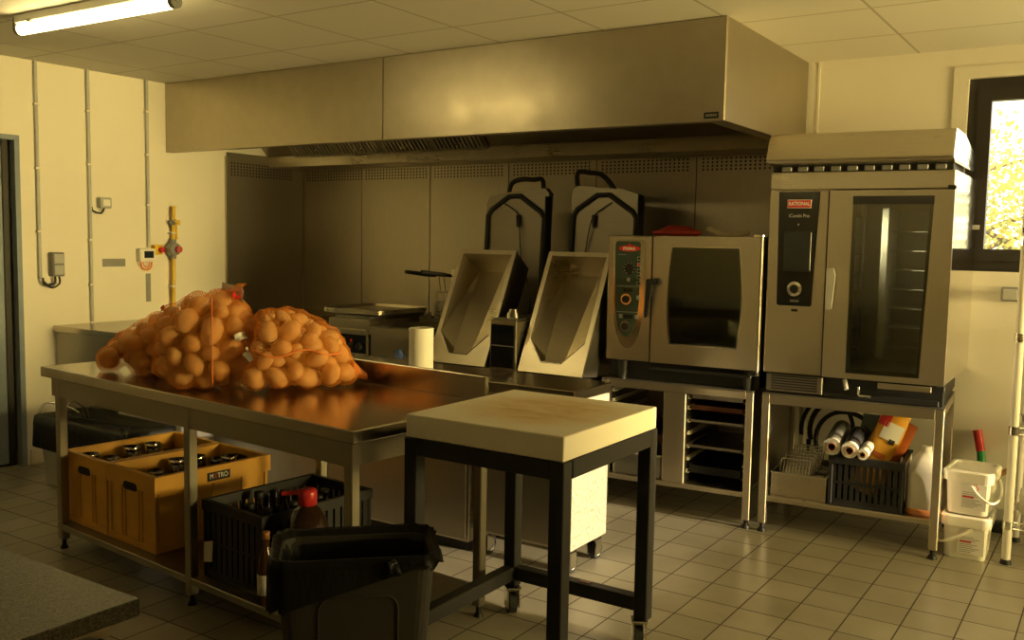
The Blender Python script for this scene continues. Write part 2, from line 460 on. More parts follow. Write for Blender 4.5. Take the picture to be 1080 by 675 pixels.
# ------------------------------------------------------------------ the room
XR, YF = 4.2, -6.0
def struct(mb, name, mat, **k): return mb.build(name, mat, kind='structure', **k)
struct(MB().box(-7.6, XR + .2, YF - .2, YB + .2, -.12, 0), 'floor', M['floor'])
struct(MB().box(-7.6, XR + .2, YF - .2, YB + .2, ZC, ZC + .1), 'ceiling', M['ceiling'])
w = MB(); D0, D1, DH = 2.15, 3.235, 2.075
w.box(XL - .16, XL, YF, D0, 0, ZC); w.box(XL - .16, XL, D1, YB + .2, 0, ZC); w.box(XL - .16, XL, D0, D1, DH, ZC)
struct(w, 'wall_left', M['wall'])
w = MB(); WX0, WX1, WZ0, WZ1 = -.79, .62, 1.375, 2.41
w.box(XL - .16, WX0, YB, YB + .2, 0, ZC); w.box(WX1, XR + .2, YB, YB + .2, 0, ZC); w.box(WX0, WX1, YB, YB + .2, 0, WZ0); w.box(WX0, WX1, YB, YB + .2, WZ1, ZC)
struct(w, 'wall_back', M['wall'])
RY0, RY1, RZ0, RZ1 = 3.05, 4.95, .95, 1.95
w = MB()
w.box(XR, XR + .2, YF, RY0, 0, ZC); w.box(XR, XR + .2, RY1, YB, 0, ZC); w.box(XR, XR + .2, RY0, RY1, 0, RZ0); w.box(XR, XR + .2, RY0, RY1, RZ1, ZC)
struct(w, 'wall_right', M['wall'])
struct(MB().box(.95, 1.1, YF, 3.0, 0, ZC), 'light_block_wall', M['wall_dark'])  # unseen, added to block window light from the bin and near worktop
struct(MB().box(-7.6, XR + .2, YF - .2, YF, 0, ZC), 'wall_front', M['wall_dark'])
w = MB(); w.box(-7.6, -7.45, YF, YB, 0, ZC); w.box(-7.45, XL - .16, D1 + .25, D1 + .4, 0, ZC); w.box(-7.45, XL - .16, D0 - .6, D0 - .45, 0, ZC)
struct(w, 'wall_corridor', M['wall'])
# cold-room door in the opening, at the very left of the picture
d = struct(MB().box(XL - .09, XL - .05, D0 + .02, 3.15, .02, DH - .05, .004), 'door_1', M['bluish'])
MB().box(XL - .12, XL - .055, 3.15, 3.158, .02, DH - .03, .003).build('door_edge_seal', M['rubber'], d)
MB().box(XL - .15, XL - .06, 3.158, 3.2, .0, DH, .004).box(XL - .15, XL - .06, D0 + .02, 3.15, DH - .045, DH, .004).build('door_frame', M['window_frame'], d)
MB().cyl((XL - .015, 2.9, 1.0), (XL - .015, 2.9, 1.3), .012).cyl((XL - .05, 2.9, 1.02), (XL - .015, 2.9, 1.02), .01).cyl((XL - .05, 2.9, 1.28), (XL - .015, 2.9, 1.28), .01).build('door_handle', M['chrome'], d)
struct(MB().box(XL - .05, XL + .004, 3.205, D1 + .004, 0, DH, .002).box(XL - .05, XL + .004, D0, D1 + .004, DH - .012, DH + .02, .002), 'trim_1', M['bluish'])
struct(MB().box(XL, XL + .015, D1 + .02, YB, 0, .10, .004), 'baseboard_left', M['base'])
struct(MB().box(-1.6, XR, YB - .012, YB, 0, .09, .003), 'baseboard_back', M['grey_light'])
# joints and frame mouldings of the panelled back wall
struct(MB().box(-1.60, -1.585, YB - .004, YB, .09, ZC, .001), 'trim_2', M['wall_trim'])
t = MB()
o_ = [(WX0 - .075, WZ0 - .11), (WX1 + .075, WZ0 - .11), (WX1 + .075, WZ1 + .065), (WX0 - .075, WZ1 + .065)]
i_ = [(WX0, WZ0), (WX1, WZ0), (WX1, WZ1), (WX0, WZ1)]
t.ring([(x, YB - .010, z) for x, z in o_], [(x, YB - .010, z) for x, z in i_], (0, .010, 0))
struct(t, 'trim_3', M['wall_trim'])
# window in the back wall
def frame(mb, x0, x1, z0, z1, wd, y0, y1):
    o_ = [(x0, z0), (x1, z0), (x1, z1), (x0, z1)]; i_ = [(x0 + wd, z0 + wd), (x1 - wd, z0 + wd), (x1 - wd, z1 - wd), (x0 + wd, z1 - wd)]
    return mb.ring([(x, y0, z) for x, z in o_], [(x, y0, z) for x, z in i_], (0, y1 - y0, 0))
wn = struct(frame(MB(), WX0, WX1, WZ0, WZ1, .062, YB + .03, YB + .10), 'window_1', M['window_frame'])
frame(MB(), WX0 + .05, -.05, WZ0 + .055, WZ1 - .055, .066, YB + .012, YB + .075).build('sash', M['window_frame'], wn)
frame(MB(), -.05, WX1 - .05, WZ0 + .055, WZ1 - .055, .066, YB + .012, YB + .075).build('sash', M['window_frame'], wn)
MB().box(WX0 + .1, -.1, YB + .04, YB + .05, WZ0 + .11, WZ1 - .11).build('pane', M['glass'], wn)
MB().box(0, WX1 - .1, YB + .04, YB + .05, WZ0 + .11, WZ1 - .11).build('pane', M['glass'], wn)
MB().box(WX0, WX1, YB - .004, YB + .03, WZ0 - .03, WZ0 + .006, .003).build('window_sill', M['window_frame'], wn)
MB().box(WX0 + .068, WX0 + .092, YB + .004, YB + .013, 1.60, 1.625, .002).build('catch', M['grey_light'], wn)
# window in the right wall (out of the frame, lights the room)
wr = MB(); y0, y1 = RY0, RY1
wr.ring([(XR + .05, y0, RZ0), (XR + .05, y1, RZ0), (XR + .05, y1, RZ1), (XR + .05, y0, RZ1)], [(XR + .05, y0 + .05, RZ0 + .05), (XR + .05, y1 - .05, RZ0 + .05), (XR + .05, y1 - .05, RZ1 - .05), (XR + .05, y0 + .05, RZ1 - .05)], (.07, 0, 0))
struct(wr, 'window_2', M['window_frame'])

# ------------------------------------------------------------------ steel wall lining behind the cooking line
def panel(i, x0, x1):
    struct(MB().box(.003, x1 - x0 - .003, -.014, -.003, -1.50, 0, .0015), 'wall_panel_%d' % i, M['perf'], loc=(x0, YB, 2.13))
xs = [XL + .014, -5.17, -4.475, -3.76, -3.048, -2.333, -1.62]
struct(MB().box(XL + .014, -1.62, YB - .003, YB - .0005, .65, 2.125), 'seam_shade_sheet', M['void'])  # dark sheet added so the panel seams look like shaded gaps
for i in range(6): panel(i + 1, xs[i], xs[i + 1])
struct(MB().box(.001, .014, .004, YB - .015 - 4.84, -1.24, 0, .0015), 'wall_panel_7', M['perf_y'], loc=(XL, 4.84, 2.13))
struct(MB().box(XL, XL + .022, 4.826, 4.842, .89, 2.10, .002), 'trim_4', M['steel'])

# ------------------------------------------------------------------ extractor hood
HX1, HY, HZ = -1.652, 4.305, 2.082
h = thing('extractor_hood', 'long brushed steel extractor hood spanning above the cooking line', 'extractor hood', (0, 0, 0))
for a, b in ((XL + .002, -3.786), (-3.782, HX1)):
    MB().box(a, b, HY, HY + .012, HZ, ZC - .002, .002).build('front_panel', M['steel_hood'], h)
MB().box(HX1 - .012, HX1, HY + .012, YB - .02, HZ, ZC - .002, .002).build('side_panel', M['steel_hood'], h)
MB().box(HX1 - .10, HX1 - .025, HY - .004, HY + .001, HZ + .012, HZ + .042, .001).build('maker_plate', M['black'], h)
for k in range(5):
    MB().box(HX1 - .088 + k * .011, HX1 - .081 + k * .011, HY - .0055, HY - .0035, HZ + .022, HZ + .032).build('plate_mark', M['print_grey'], h)
MB().box(XL + .002, HX1 - .012, HY + .012, HY + .06, HZ, HZ + .012, .002).build('front_lip', M['steel_hood'], h)
MB().box(HX1 - .10, HX1 - .012, HY + .06, YB - .15, HZ + .004, HZ + .016, .002).build('side_lip', M['steel_hood'], h)
# inner slope that carries the filters
ya, za, yb_, zb = 5.255, 2.128, 4.83, 2.54
def slope(x0, x1, off=0.0, th=.014):
    n = V((0, -(zb - za), -(yb_ - ya))).normalized(); n = V((0, -.66, -.75)).normalized()
    p = [V((x0, ya, za)), V((x1, ya, za)), V((x1, yb_, zb)), V((x0, yb_, zb))]
    return [q + n * off for q in p], -n * th
FX0, FX1 = -5.50, -3.66
for a, b in ((XL + .004, FX0), (FX1, -2.12), (-2.118, HX1 - .014)):
    q, vv = slope(a, b); MB().prism(q, vv).build('blank_plate', M['steel_hood'], h)
nf = 4; fwid = (FX1 - FX0) / nf
for k in range(nf):
    a = FX0 + k * fwid + .004; b = a + fwid - .008
    q, vv = slope(a, b, 0, .01); fl = MB().prism(q, vv).build('grease_filter', M['void'], h)
    mb = MB(); ns = 12
    for j in range(ns):
        s0 = a + .012 + (b - a - .024) * j / ns; s1 = s0 + (b - a - .024) / ns * .52
        q, vv = slope(s0, s1, .022, .02); mb.prism(q, vv)
    sl = mb.build('baffle_slats', M['filter_dark'], fl)
    q, vv = slope(a, b, .026, .026); u_ = (q[3] - q[0]) * .02; ex = V((.012, 0, 0))
    MB().ring(q, [q[0] + ex + u_, q[1] - ex + u_, q[2] - ex - u_, q[3] + ex - u_], vv).build('filter_frame', M['steel'], fl)
    MB().tube([((a + b) / 2 - .03, 5.20, 2.16), ((a + b) / 2 - .03, 5.18, 2.14), ((a + b) / 2 + .03, 5.18, 2.14), ((a + b) / 2 + .03, 5.20, 2.16)], .004).build('filter_grip', M['chrome'], fl)
MB().box(XL + .004, HX1 - .014, 5.27, YB - .016, 2.045, 2.12, .004).build('grease_gutter', M['steel_hood'], h)
MB().box(XL + .004, HX1 - .014, 5.255, 5.275, 2.04, 2.126, .003).build('gutter_lip', M['steel'], h)

# ------------------------------------------------------------------ ceiling light
l = thing('fluorescent_batten', 'long lit fluorescent tube light on the ceiling near the left wall', 'ceiling light', (-4.12, 2.645, ZC), radians(1.5))
MB().box(-.585, .585, -.032, .032, -.042, -.001, .004).build('housing', M['white'], l)
MB().cyl((-.575, 0, -.068), (.575, 0, -.068), .027, n=24).build('diffuser_tube', emit('lit_tube', (1, .77, .30), 18.0), l)
for sx in (-1, 1):
    c = MB().cyl((sx * .575, 0, -.066), (sx * .60, 0, -.066), .030, n=24).box(min(sx * .575, sx * .602), max(sx * .575, sx * .602), -.03, .03, -.06, -.01, .004).build('end_cap', M['grey'], l)
    MB().cyl((sx * .602, 0, -.06), (sx * .608, 0, -.06), .008).build('screw', M['chrome'], c)
    MB().box(sx * .45 - .012, sx * .45 + .012, -.04, .04, -.05, -.038, .002).build('clip', M['grey'], l)

# ------------------------------------------------------------------ fittings on the left wall
def conduit(name, label, y, z0, z1, clips):
    o = thing(name, label, 'conduit', (XL, y, 0))
    MB().cyl((.013, 0, z0), (.013, 0, z1), .0115, n=12).build('pipe', M['grey_light'], o)
    for z in clips: MB().box(0, .027, -.017, .017, z - .006, z + .006, .002).build('clip', M['wall_trim'], o)
conduit('cable_conduit', 'grey cable conduit running from the ceiling to the wall switch box near the doorway', 3.345, 1.20, ZC - .001, (2.3, 1.9, 1.5))
conduit('cable_conduit', 'grey conduit behind the small square switch, running down to the steel counter', 3.70, .90, ZC - .001, (2.3, 1.95, 1.45, 1.15))
conduit('cable_conduit', 'grey conduit ending at the white gas alarm box with a screen', 4.145, 1.40, ZC - .001, (2.35, 2.05, 1.7))
b = thing('switch_box', 'tall grey switch box with cable loop under it, nearest to the doorway', 'switch', (XL, 3.445, 1.29))
MB().box(.001, .062, -.04, .04, -.078, .078, .006).build('housing', M['grey'], b)
MB().box(.062, .068, -.032, .032, .006, .066, .003).build('rocker', M['grey_light'], b)
MB().box(.062, .068, -.032, .032, -.066, -.006, .003).build('rocker', M['grey_light'], b)
MB().tube(smooth_path([(.045, -.1, -.085), (.045, -.095, -.12), (.03, -.06, -.135), (.03, -.015, -.12), (.03, -.01, -.079)]), .007).tube(smooth_path([(.03, -.09, -.105), (.04, -.04, -.15), (.04, .012, -.125), (.035, .015, -.079)]), .006).build('cable', M['rubber'], b)
b = thing('wall_switch', 'small square grey wall switch high up, beside the middle conduit', 'switch', (XL, 3.797, 1.70))
MB().box(.001, .05, -.043, .043, -.036, .036, .006).build('housing', M['grey_light'], b)
MB().box(.05, .056, -.027, .027, -.022, .022, .003).build('rocker', M['white'], b)
MB().tube(smooth_path([(.013, -.085, -.03), (.02, -.08, -.055), (.03, -.03, -.07), (.03, -.005, -.037)]), .006).build('cable', M['rubber'], b)
b = thing('gas_alarm', 'white gas alarm box with dark screen and orange cables below', 'alarm', (XL, 4.108, 1.347))
MB().box(.001, .055, -.062, .062, -.048, .048, .006).build('housing', M['white'], b)
MB().box(.055, .058, -.03, .045, -.02, .028, .001).build('screen', M['screen'], b)
MB().tube(smooth_path([(.03, -.04, -.049), (.03, -.03, -.09), (.03, .01, -.105), (.03, .04, -.085), (.03, .045, -.049)]), .005).tube(smooth_path([(.03, -.025, -.049), (.035, -.01, -.08), (.035, .02, -.085), (.03, .03, -.049)]), .004).build('cable', M['orange_cable'], b)
b = thing('emergency_stop', 'yellow emergency stop box with red push button between alarm and gas pipe', 'switch', (XL, 4.205, 1.385))
MB().box(.001, .05, -.035, .035, -.035, .035, .004).build('housing', M['yellow_pipe'], b)
MB().cyl((.05, .005, 0), (.065, .005, 0), .014).cyl((.065, .005, 0), (.085, .005, 0), .021, .019).build('push_button', M['red'], b)
g = thing('gas_pipe', 'yellow gas pipe with regulator standing above the steel counter', 'gas pipe', (XL, 4.325, 0))
MB().cyl((.04, .01, 1.685), (.04, 0, .893), .013, n=14).build('pipe', M['yellow_pipe'], g)
MB().cyl((.04, .01, 1.685), (.04, .01, 1.70), .016).build('pipe_cap', M['yellow_pipe'], g)
r = MB().cyl((.025, 0, 1.39), (.075, 0, 1.39), .052, .045).cyl((.04, 0, 1.32), (.04, 0, 1.46), .024).box(.02, .06, -.02, .02, 1.33, 1.45, .006).build('regulator', M['grey'], g)
MB().cyl((.075, .015, 1.388), (.10, .015, 1.388), .026, .024).build('regulator_knob', plain('pinkish_red_knob', (.5, .1, .09), .4), r)
v = MB().cyl((.04, -.03, 1.585), (.04, .04, 1.585), .014).cyl((.02, .01, 1.56), (.065, .01, 1.56 + .03), .018).build('upper_valve', M['grey'], g)
MB().box(.062, .072, .0, .045, 1.563, 1.60, .004).build('valve_lever', M['yellow_pipe'], v)
MB().cyl((.04, .035, 1.46), (.04, .03, 1.56), .008).build('bypass_tube', M['yellow_pipe'], g)
for z in (1.12, 1.505): MB().box(.0, .056, -.018, .018, z - .007, z + .007, .002).build('pipe_clip', M['wall_trim'], g)
tag(MB().box(XL, XL + .0015, 3.79, 3.965, 1.268, 1.322).build('tape_strip', M['tape']), 'horizontal strip of silver tape stuck on the cream wall', 'tape')
tag(MB().box(XL, XL + .0015, 4.125, 4.165, 1.014, 1.215).build('tape_strip', M['tape']), 'upright strip of silver tape below the gas alarm', 'tape')

# ------------------------------------------------------------------ counter along the left wall
c = thing('steel_counter', 'low steel counter against the left wall behind the potato sacks', 'counter', (XL, 3.425, 0))
MB().box(.006, .70, 0, 2.19, .852, .892, .004).build('worktop', M['steel_top'], c)
MB().box(.02, .68, .015, 2.17, .14, .852, .003).build('cabinet_body', M['steel_dark'], c)
for x in (.06, .64):
    for y in (.06, 2.1): MB().cyl((x, y, 0), (x, y, .14), .022, n=12).build('foot', M['black'], c)
# ------------------------------------------------------------------ cooking line on its bench
bn = thing('cooking_bench', 'steel bench carrying fryer, griddle and tilting pans along the back wall', 'bench', (-4.55, 4.42, 0))
MB().box(0, 2.02, 0, 1.05, .60, .64, .004).build('worktop', M['steel_dark'], bn)
for x in (.04, 1.03, 1.98):
    for y in (.04, 1.0): MB().box(x - .02, x + .02, y - .02, y + .02, 0, .60, .003).build('leg', M['steel_leg'], bn)
MB().box(.02, 2.0, .02, 1.02, .16, .19, .003).build('lower_shelf', M['steel_dark'], bn)
# griddle with its loose lid plate
g = thing('griddle', 'low steel griddle with red-marked control knobs, left of the fryer', 'griddle', (-4.35, 4.43, .64))
MB().box(0, .345, 0, .62, 0, .335, .004).build('body', M['steel'], g)
MB().box(.0, .345, -.03, .002, .255, .275, .003).box(-.002, .012, -.012, .002, .06, .27, .002).box(.335, .347, -.012, .002, .06, .27, .002).build('front_rim', M['steel'], g)
cp = MB().box(.02, .33, -.006, .002, .12, .238, .002).build('control_panel', M['black_gloss'], g)
for x in (.06, .15, .21, .28):
    k = MB().cyl((x, -.006, .165), (x, -.03, .165), .024, .02).build('knob', M['black'], cp)
for x, z in ((.055, .215), (.145, .205), (.205, .2)):
    MB().cyl((x, -.006, z), (x, -.010, z), .009).build('indicator_lamp', M['red'], cp)
MB().box(.02, .325, .04, .60, .335, .355, .004).build('cooking_plate', M['steel_dark'], g)
p = MB()
oo = [(x, y) for x, y in rrect(-.13, .38, .06, .58, .05)]
p.loft([[V((x * .94 + .008, y * .94 + .02, .362)) for x, y in oo], [V((x, y, .366)) for x, y in oo], [V((x, y, .392)) for x, y in oo], [V((x * .985, y * .985 + .004, .395)) for x, y in oo], [V((x * .96 + .006, y * .96 + .012, .378)) for x, y in oo]], smooth=False)
pl = p.build('steel_cover', M['steel'], loc=(-4.35, 4.43, .64)); tag(pl, 'wide flat steel cover lying across the griddle top', 'cover')
# deep fryer
f = thing('deep_fryer', 'steel deep fryer with blue print on its front, beside the left tilting pan', 'fryer', (-3.985, 4.43, .64))
MB().box(0, .40, .0, .60, 0, .252, .004).build('body', M['steel'], f)
mb = MB(); mb.ring([(-.012, -.03, .252), (.412, -.03, .252), (.412, .62, .252), (-.012, .62, .252)], [(.03, .07, .252), (.37, .07, .252), (.37, .45, .252), (.03, .45, .252)], (0, 0, .048)); mb.build('top_rim', M['steel'], f)
MB().box(.03, .37, .07, .45, .253, .262).build('oil_bath', M['void'], f)
MB().box(.03, .39, .45, .60, .30, .34, .004).build('element_head', M['steel_dark'], f)
MB().box(.03, .39, .60, .62, .30, .42, .004).build('back_plate', M['steel_dark'], f)
for x in (.10, .18, .25): MB().cyl((x, .47, .34), (x, .47, .37), .013).cyl((x, .40, .345), (x, .47, .365), .008).build('tap', M['chrome'], f)
mb = MB().box(.02, .39, -.004, 0, .015, .022)
mb.build('front_seam', M['steel_dark'], f)
mb = MB().lathe([(.0, 0), (.034, 0), (.034, .001), (0, .001)], n=20, M=Matrix.Translation((.235, -.0015, .135)) @ FRONT)
for a in range(5): mb.ball((.235 + .04 * cos(a * 1.25), -.001, .13 + .04 * sin(a * 1.25)), (.012, .001, .012), 8)
mb.ball((.105, -.001, .105), (.05, .001, .013), 12).ball((.20, -.001, .098), (.02, .001, .01), 10)
mb.build('front_print', M['blade'], f)
# fryer baskets hung at the back with black handles reaching forward
for k, (dx, dz) in enumerate(((0, 0), (.075, .004))):
    b = thing('fryer_basket', ['wire fryer basket with black handle, the left one of the pair above the fryer', 'wire fryer basket with black handle, hung nearest to the left tilting pan'][k], 'fryer basket', (-3.81 + dx * 1.7, 4.885, 1.018), 0, None)
    mb = MB(); W_, D_, H_ = .1, .12, .13
    for z in (.0, .065, .13):
        mb.tube([(0, 0, z), (W_, 0, z), (W_, D_, z), (0, D_, z)], .003, 6, True)
    for j in range(6):
        x = W_ * j / 5; mb.cyl((x, 0, 0), (x, 0, H_), .0016, n=5); mb.cyl((x, D_, 0), (x, D_, H_), .0016, n=5); mb.cyl((x, 0, 0), (x, D_, 0), .0016, n=5)
    for j in range(9):
        y = D_ * j / 8; mb.cyl((0, y, 0), (0, y, H_), .0016, n=5); mb.cyl((W_, y, 0), (W_, y, H_), .0016, n=5); mb.cyl((0, y, 0), (W_, y, 0), .0016, n=5)
    mb.build('wire_mesh', M['chrome'], b)
    MB().tube([(.03, 0, .13), (.03, -.02, .235), (.05, -.10, .242 + dz)], .004, 6).tube([(.07, 0, .13), (.07, -.02, .235), (.05, -.10, .242 + dz)], .004, 6).build('handle_bracket', M['chrome'], b)
    MB().tube([(.05, -.09, .241 + dz), (.045, -.16, .25 + dz), (.03, -.36, .271 + dz)], [.010, .014, .012], 10).build('handle', M['black'], b)
    MB().box(.02, .08, .122, .132, .0, .28, .003).build('hanging_hook', M['white'], b)

# ------------------------------------------------------------------ twin tilting pans
FX = -3.545; PW = .42; GAP = .232
fr = thing('tilting_pan_unit', 'twin tilting bratt pan unit with raised lids, left of the small oven', 'bratt pan', (FX, 4.46, 0))
MB().box(-.02, 1.02, -.03, .84, .641, .72, .006).build('base', M['steel_dark'], fr)
v_ = V((0, .325, .68)); L = v_.length; vd = v_ / L; nd = V((0, -vd.z, vd.y)); P0 = V((0, .0, .755))
def rimpt(u, v, d=0.0, x0=0.0): return V((x0 + u, 0, 0)) + P0 + vd * v + nd * d
for px in (0.0, PW + GAP):
    W_ = PW
    outer = [(0, L), (W_, L), (W_, .28), (W_, 0), (0, 0), (0, .28)]
    inner = [(.028, L - .028), (W_ - .028, L - .028), (W_ - .03, .20), (W_ * .64, .065), (W_ * .33, .065), (.03, .20)]
    mb = MB()
    mb.ring([rimpt(u, v, 0, px) for u, v in outer], [rimpt(u, v, 0, px) for u, v in inner], -nd * .012)
    pan = mb.build('pan', M['steel'], fr)
    # inner well: walls and bottom
    deep = [(.05, L - .07, .185), (W_ - .05, L - .07, .185), (W_ * .645, .11, .04), (W_ * .62, .078, .03), (W_ * .35, .078, .03), (W_ * .325, .11, .04)]
    mb = MB(); n = 6
    a = [rimpt(u, v, 0, px) for u, v in inner]; b = [rimpt(u, v, -q_, px) for u, v, q_ in deep]
    mb.raw(a + b, [(i, (i + 1) % n, n + (i + 1) % n, n + i) for i in range(n)])
    mb.raw(b, [list(range(n))])
    mb.build('pan_well', M['steel'], pan)
    mb = MB()
    mb.tube([a[5], a[4], a[3], a[2]], .0045, 6)
    mb.build('pouring_lip', M['chrome'], pan)
    # outer shell
    o0 = [rimpt(u, v, -.012, px) for u, v in ((0.004, L - .004), (W_ - .004, L - .004), (W_ - .004, .004), (.004, .004))]
    o1 = [rimpt(u, v, -.205, px) for u, v in ((.02, L - .03), (W_ - .02, L - .03), (W_ - .02, .07), (.02, .07))]
    mb = MB(); mb.raw(o0 + o1, [(i, (i + 1) % 4, 4 + (i + 1) % 4, 4 + i) for i in range(4)]); mb.raw(o1, [(0, 1, 2, 3)])
    mb.build('pan_shell', M['steel_dark'], pan)
    # raised lid
    lx0, lx1 = px - .075, px + PW - .015
    ly = .66; z0, z1 = 1.0, 1.79; tilt = .07
    def lid(u, z, d=0.0): return V((lx0 + u * (lx1 - lx0), ly + (z - z0) * tilt + d, z))
    if px == 0: prof = [(0, z0), (1, z0), (1, 1.80), (.93, 1.835), (.30, 1.81), (.04, 1.785), (0, 1.74)]
    else: prof = [(0, z0), (1, z0), (1, 1.75), (.95, 1.79), (.72, 1.82), (.07, 1.845), (0, 1.82)]
    mb = MB(); mb.prism([lid(u, z) for u, z in prof], (0, .055, 0))
    ld = mb.build('lid', M['lid_steel'], fr)
    gk = [(.045, z0 + .02), (.04, 1.66), (.10, 1.70), (.38, 1.785), (.56, 1.785), (.90, 1.68), (.955, 1.64), (.96, z0 + .02)]
    gk3 = [lid(u, z, -.006) for u, z in gk]
    MB().tube(gk3, .017, 8).build('lid_gasket', M['rubber'], ld)
    MB().box(lx1 - .001, lx1 + .006, ly + .006, ly + .085, z0 + .02, 1.78, .003).build('side_strip', M['rubber'], ld)
    hx = (.32, .88) if px == 0 else (.06, .60)
    hz = (1.81, 1.835) if px == 0 else (1.84, 1.825)
    ph = [lid(hx[0], hz[0] - .01, .025), lid(hx[0] + (.08 if px == 0 else .0), hz[0] + .06, .0), lid(hx[0] + .25, hz[0] + .085, -.01), lid(hx[1] - .12, hz[0] + .08, -.01), lid(hx[1] - (.0 if px == 0 else .02), hz[0] + (.08 if px == 0 else .04), .0), lid(hx[1], hz[1] - .01, .025)]
    if px > 0: ph = [lid(hx[0], hz[0] - .02, .02), lid(hx[0] + .01, hz[0] + .085, -.005), lid(.25, hz[0] + .085, -.01), lid(.45, hz[0] + .065, -.01), lid(hx[1], hz[1] - .005, .02)]
    MB().tube(smooth_path(ph, 5), .0155, 8).build('lid_handle', M['black'], ld)
    pv = lid(.55 if px == 0 else .36, 1.66, -.01)
    pr = MB().cyl(pv + V((0, 0, .0)), pv + V((.004, -.012, -.075)), .018, .010).build('probe', M['black'], ld)
    e = pv + V((.02 if px == 0 else -.02, -.02, -.07))
    MB().tube(smooth_path([lid(.28 if px == 0 else .6, 1.74, -.01), lid(.42 if px == 0 else .5, 1.71, -.012), pv, e, e + V((.02 if px == 0 else -.04, 0, -.22)), e + V((.09 if px == 0 else -.09, 0, -.42)), e + V((.10 if px == 0 else -.10, -.02, -.56))]), .004, 6).build('probe_cable', M['rubber'], pr)
# control console between the pans
cx0, cx1 = PW + .022, PW + GAP - .024
cs = MB().box(cx0, cx1, .02, .55, .72, 1.035, .006).build('console', M['steel'], fr)
MB().box(cx0 + .012, cx1 - .012, .012, .022, .76, 1.01, .004).build('console_screen', M['black_gloss'], cs)
MB().box(cx0 + .012, cx1 - .012, .009, .013, .885, .89).build('screen_divider', M['print_grey'], cs)
MB().box(cx0 + .01, cx1 - .01, .04, .50, 1.035, 1.045, .003).build('console_cover', M['steel_dark'], cs)
MB().cyl(((cx0 + cx1) / 2 + .0, .13, 1.045), ((cx0 + cx1) / 2, .13, 1.075), .042, .036).cyl(((cx0 + cx1) / 2, .13, 1.075), ((cx0 + cx1) / 2, .13, 1.095), .028, .024).build('console_knob', M['chrome'], cs)
MB().box(cx0 + .02, cx1 - .01, .58, .70, .80, 1.0, .01).cyl(((cx0 + cx1) / 2 + .05, .57, 1.03), ((cx0 + cx1) / 2 + .05, .57, 1.09), .016).build('water_tap', M['black'], cs)

# ------------------------------------------------------------------ low cabinets on castors in front of the cooking line
def castor(mb, x, y, ztop, r=.04, m=0):
    mb.box(x - .03, x + .03, y - .03, y + .03, ztop - .008, ztop, .002, 0)
    mb.box(x - .026, x - .02, y - .02, y + .03, r * .7, ztop - .006, 0, 0).box(x + .02, x + .026, y - .02, y + .03, r * .7, ztop - .006, 0, 0)
    mb.box(x - .026, x + .026, y - .02, y + .03, ztop - .014, ztop - .006, 0, 0)
    mb.cyl((x - .027, y + .02, r), (x + .027, y + .02, r), .008, n=10, m=0)
    mb.cyl((x - .015, y + .02, r), (x + .015, y + .02, r), r, n=24, m=1)
    mb.cyl((x - .0165, y + .02, r), (x + .0165, y + .02, r), r * .62, n=24, m=2)
    return mb
CAST = [M['chrome'], M['rubber'], M['grey_light']]
def lowcab(x0, x1, label, zb=.115):
    c = thing('rolling_cabinet', label, 'cabinet', (x0, 3.555, 0))
    w = x1 - x0
    MB().box(0, w, -.008, .345, .795, .842, .003).build('worktop', M['steel_top'], c)
    MB().box(.012, w - .012, 0, .34, zb, .795, .003).build('body', M['steel_v'], c)
    MB().box(w - .012, w - .006, .002, .338, .117, .793, .002).build('side_panel', M['side_rough'], c)
    for q0, q1 in ((.02, w / 2 - .003), (w / 2 + .003, w - .02)): MB().box(q0, q1, -.014, 0, zb + .015, .78, .003).build('door', M['steel_leg'], c)
    if zb < .1:
        MB().box(.03, w - .03, .02, .32, 0, zb, .002).build('plinth', M['black'], c)
        return c
    for x in (.06, w - .04):
        for y in (.04, .28): castor(MB(), 0, 0, .115).build('castor', CAST, c, loc=(x, y, 0))
    return c
lowcab(-2.55, -2.0, 'steel cabinet on castors with sunlit right side, behind the cutting block')
lowcab(-4.42, -2.556, 'low steel cabinet behind the prep table, under the paper roll', .05)
pr = thing('paper_roll', 'white paper roll standing upright behind the steel prep table', 'paper roll', (-2.985, 3.70, .842))
MB().pipe((0, 0, 0), (0, 0, .205), .062, .022, 32).build('paper', M['paper'], pr)
MB().pipe((0, 0, .001), (0, 0, .204), .0215, .019, 20).build('cardboard_core', M['card'], pr)

# ------------------------------------------------------------------ steel prep table
TR = radians(-5.0); TX, TY, TZ = -4.268, 2.438, .865
tb = thing('prep_table', 'long steel prep table with upstand, potato sacks on top and a lower shelf', 'table', (TX, TY, 0), TR)
TL, TD = 2.18, .762
MB().box(0, TL, 0, TD, TZ - .046, TZ, .004).build('tabletop', M['steel_top'], tb)
MB().box(0, 2.125, TD - .022, TD - .002, TZ - .002, TZ + .098, .004).build('upstand', M['steel_top'], tb)
MB().box(.05, TL - .05, .028, .044, TZ - .135, TZ - .046).box(.05, TL - .05, TD - .044, TD - .028, TZ - .135, TZ - .046).box(.05, .066, .03, TD - .03, TZ - .135, TZ - .046).box(TL - .066, TL - .05, .03, TD - .03, TZ - .135, TZ - .046).build('apron', M['steel_leg'], tb)
for x in (.105, 1.17, TL - .055):
    for y in (.045, TD - .045):
        lg = MB().box(x - .02, x + .02, y - .02, y + .02, .045, TZ - .046, .004).build('leg', M['steel_leg'], tb)
        MB().cyl((x, y, .012), (x, y, .05), .010, n=10).cyl((x, y, 0), (x, y, .014), .019, .014, n=14).build('levelling_foot', M['black'], lg)
MB().box(.075, TL - .04, .028, TD - .03, .09, .12, .003).build('lower_shelf', M['steel_dark'], tb)
def T(x, y, z=0.0):
    c, s = cos(TR), sin(TR); return V((TX + c * x - s * y, TY + s * x + c * y, z))

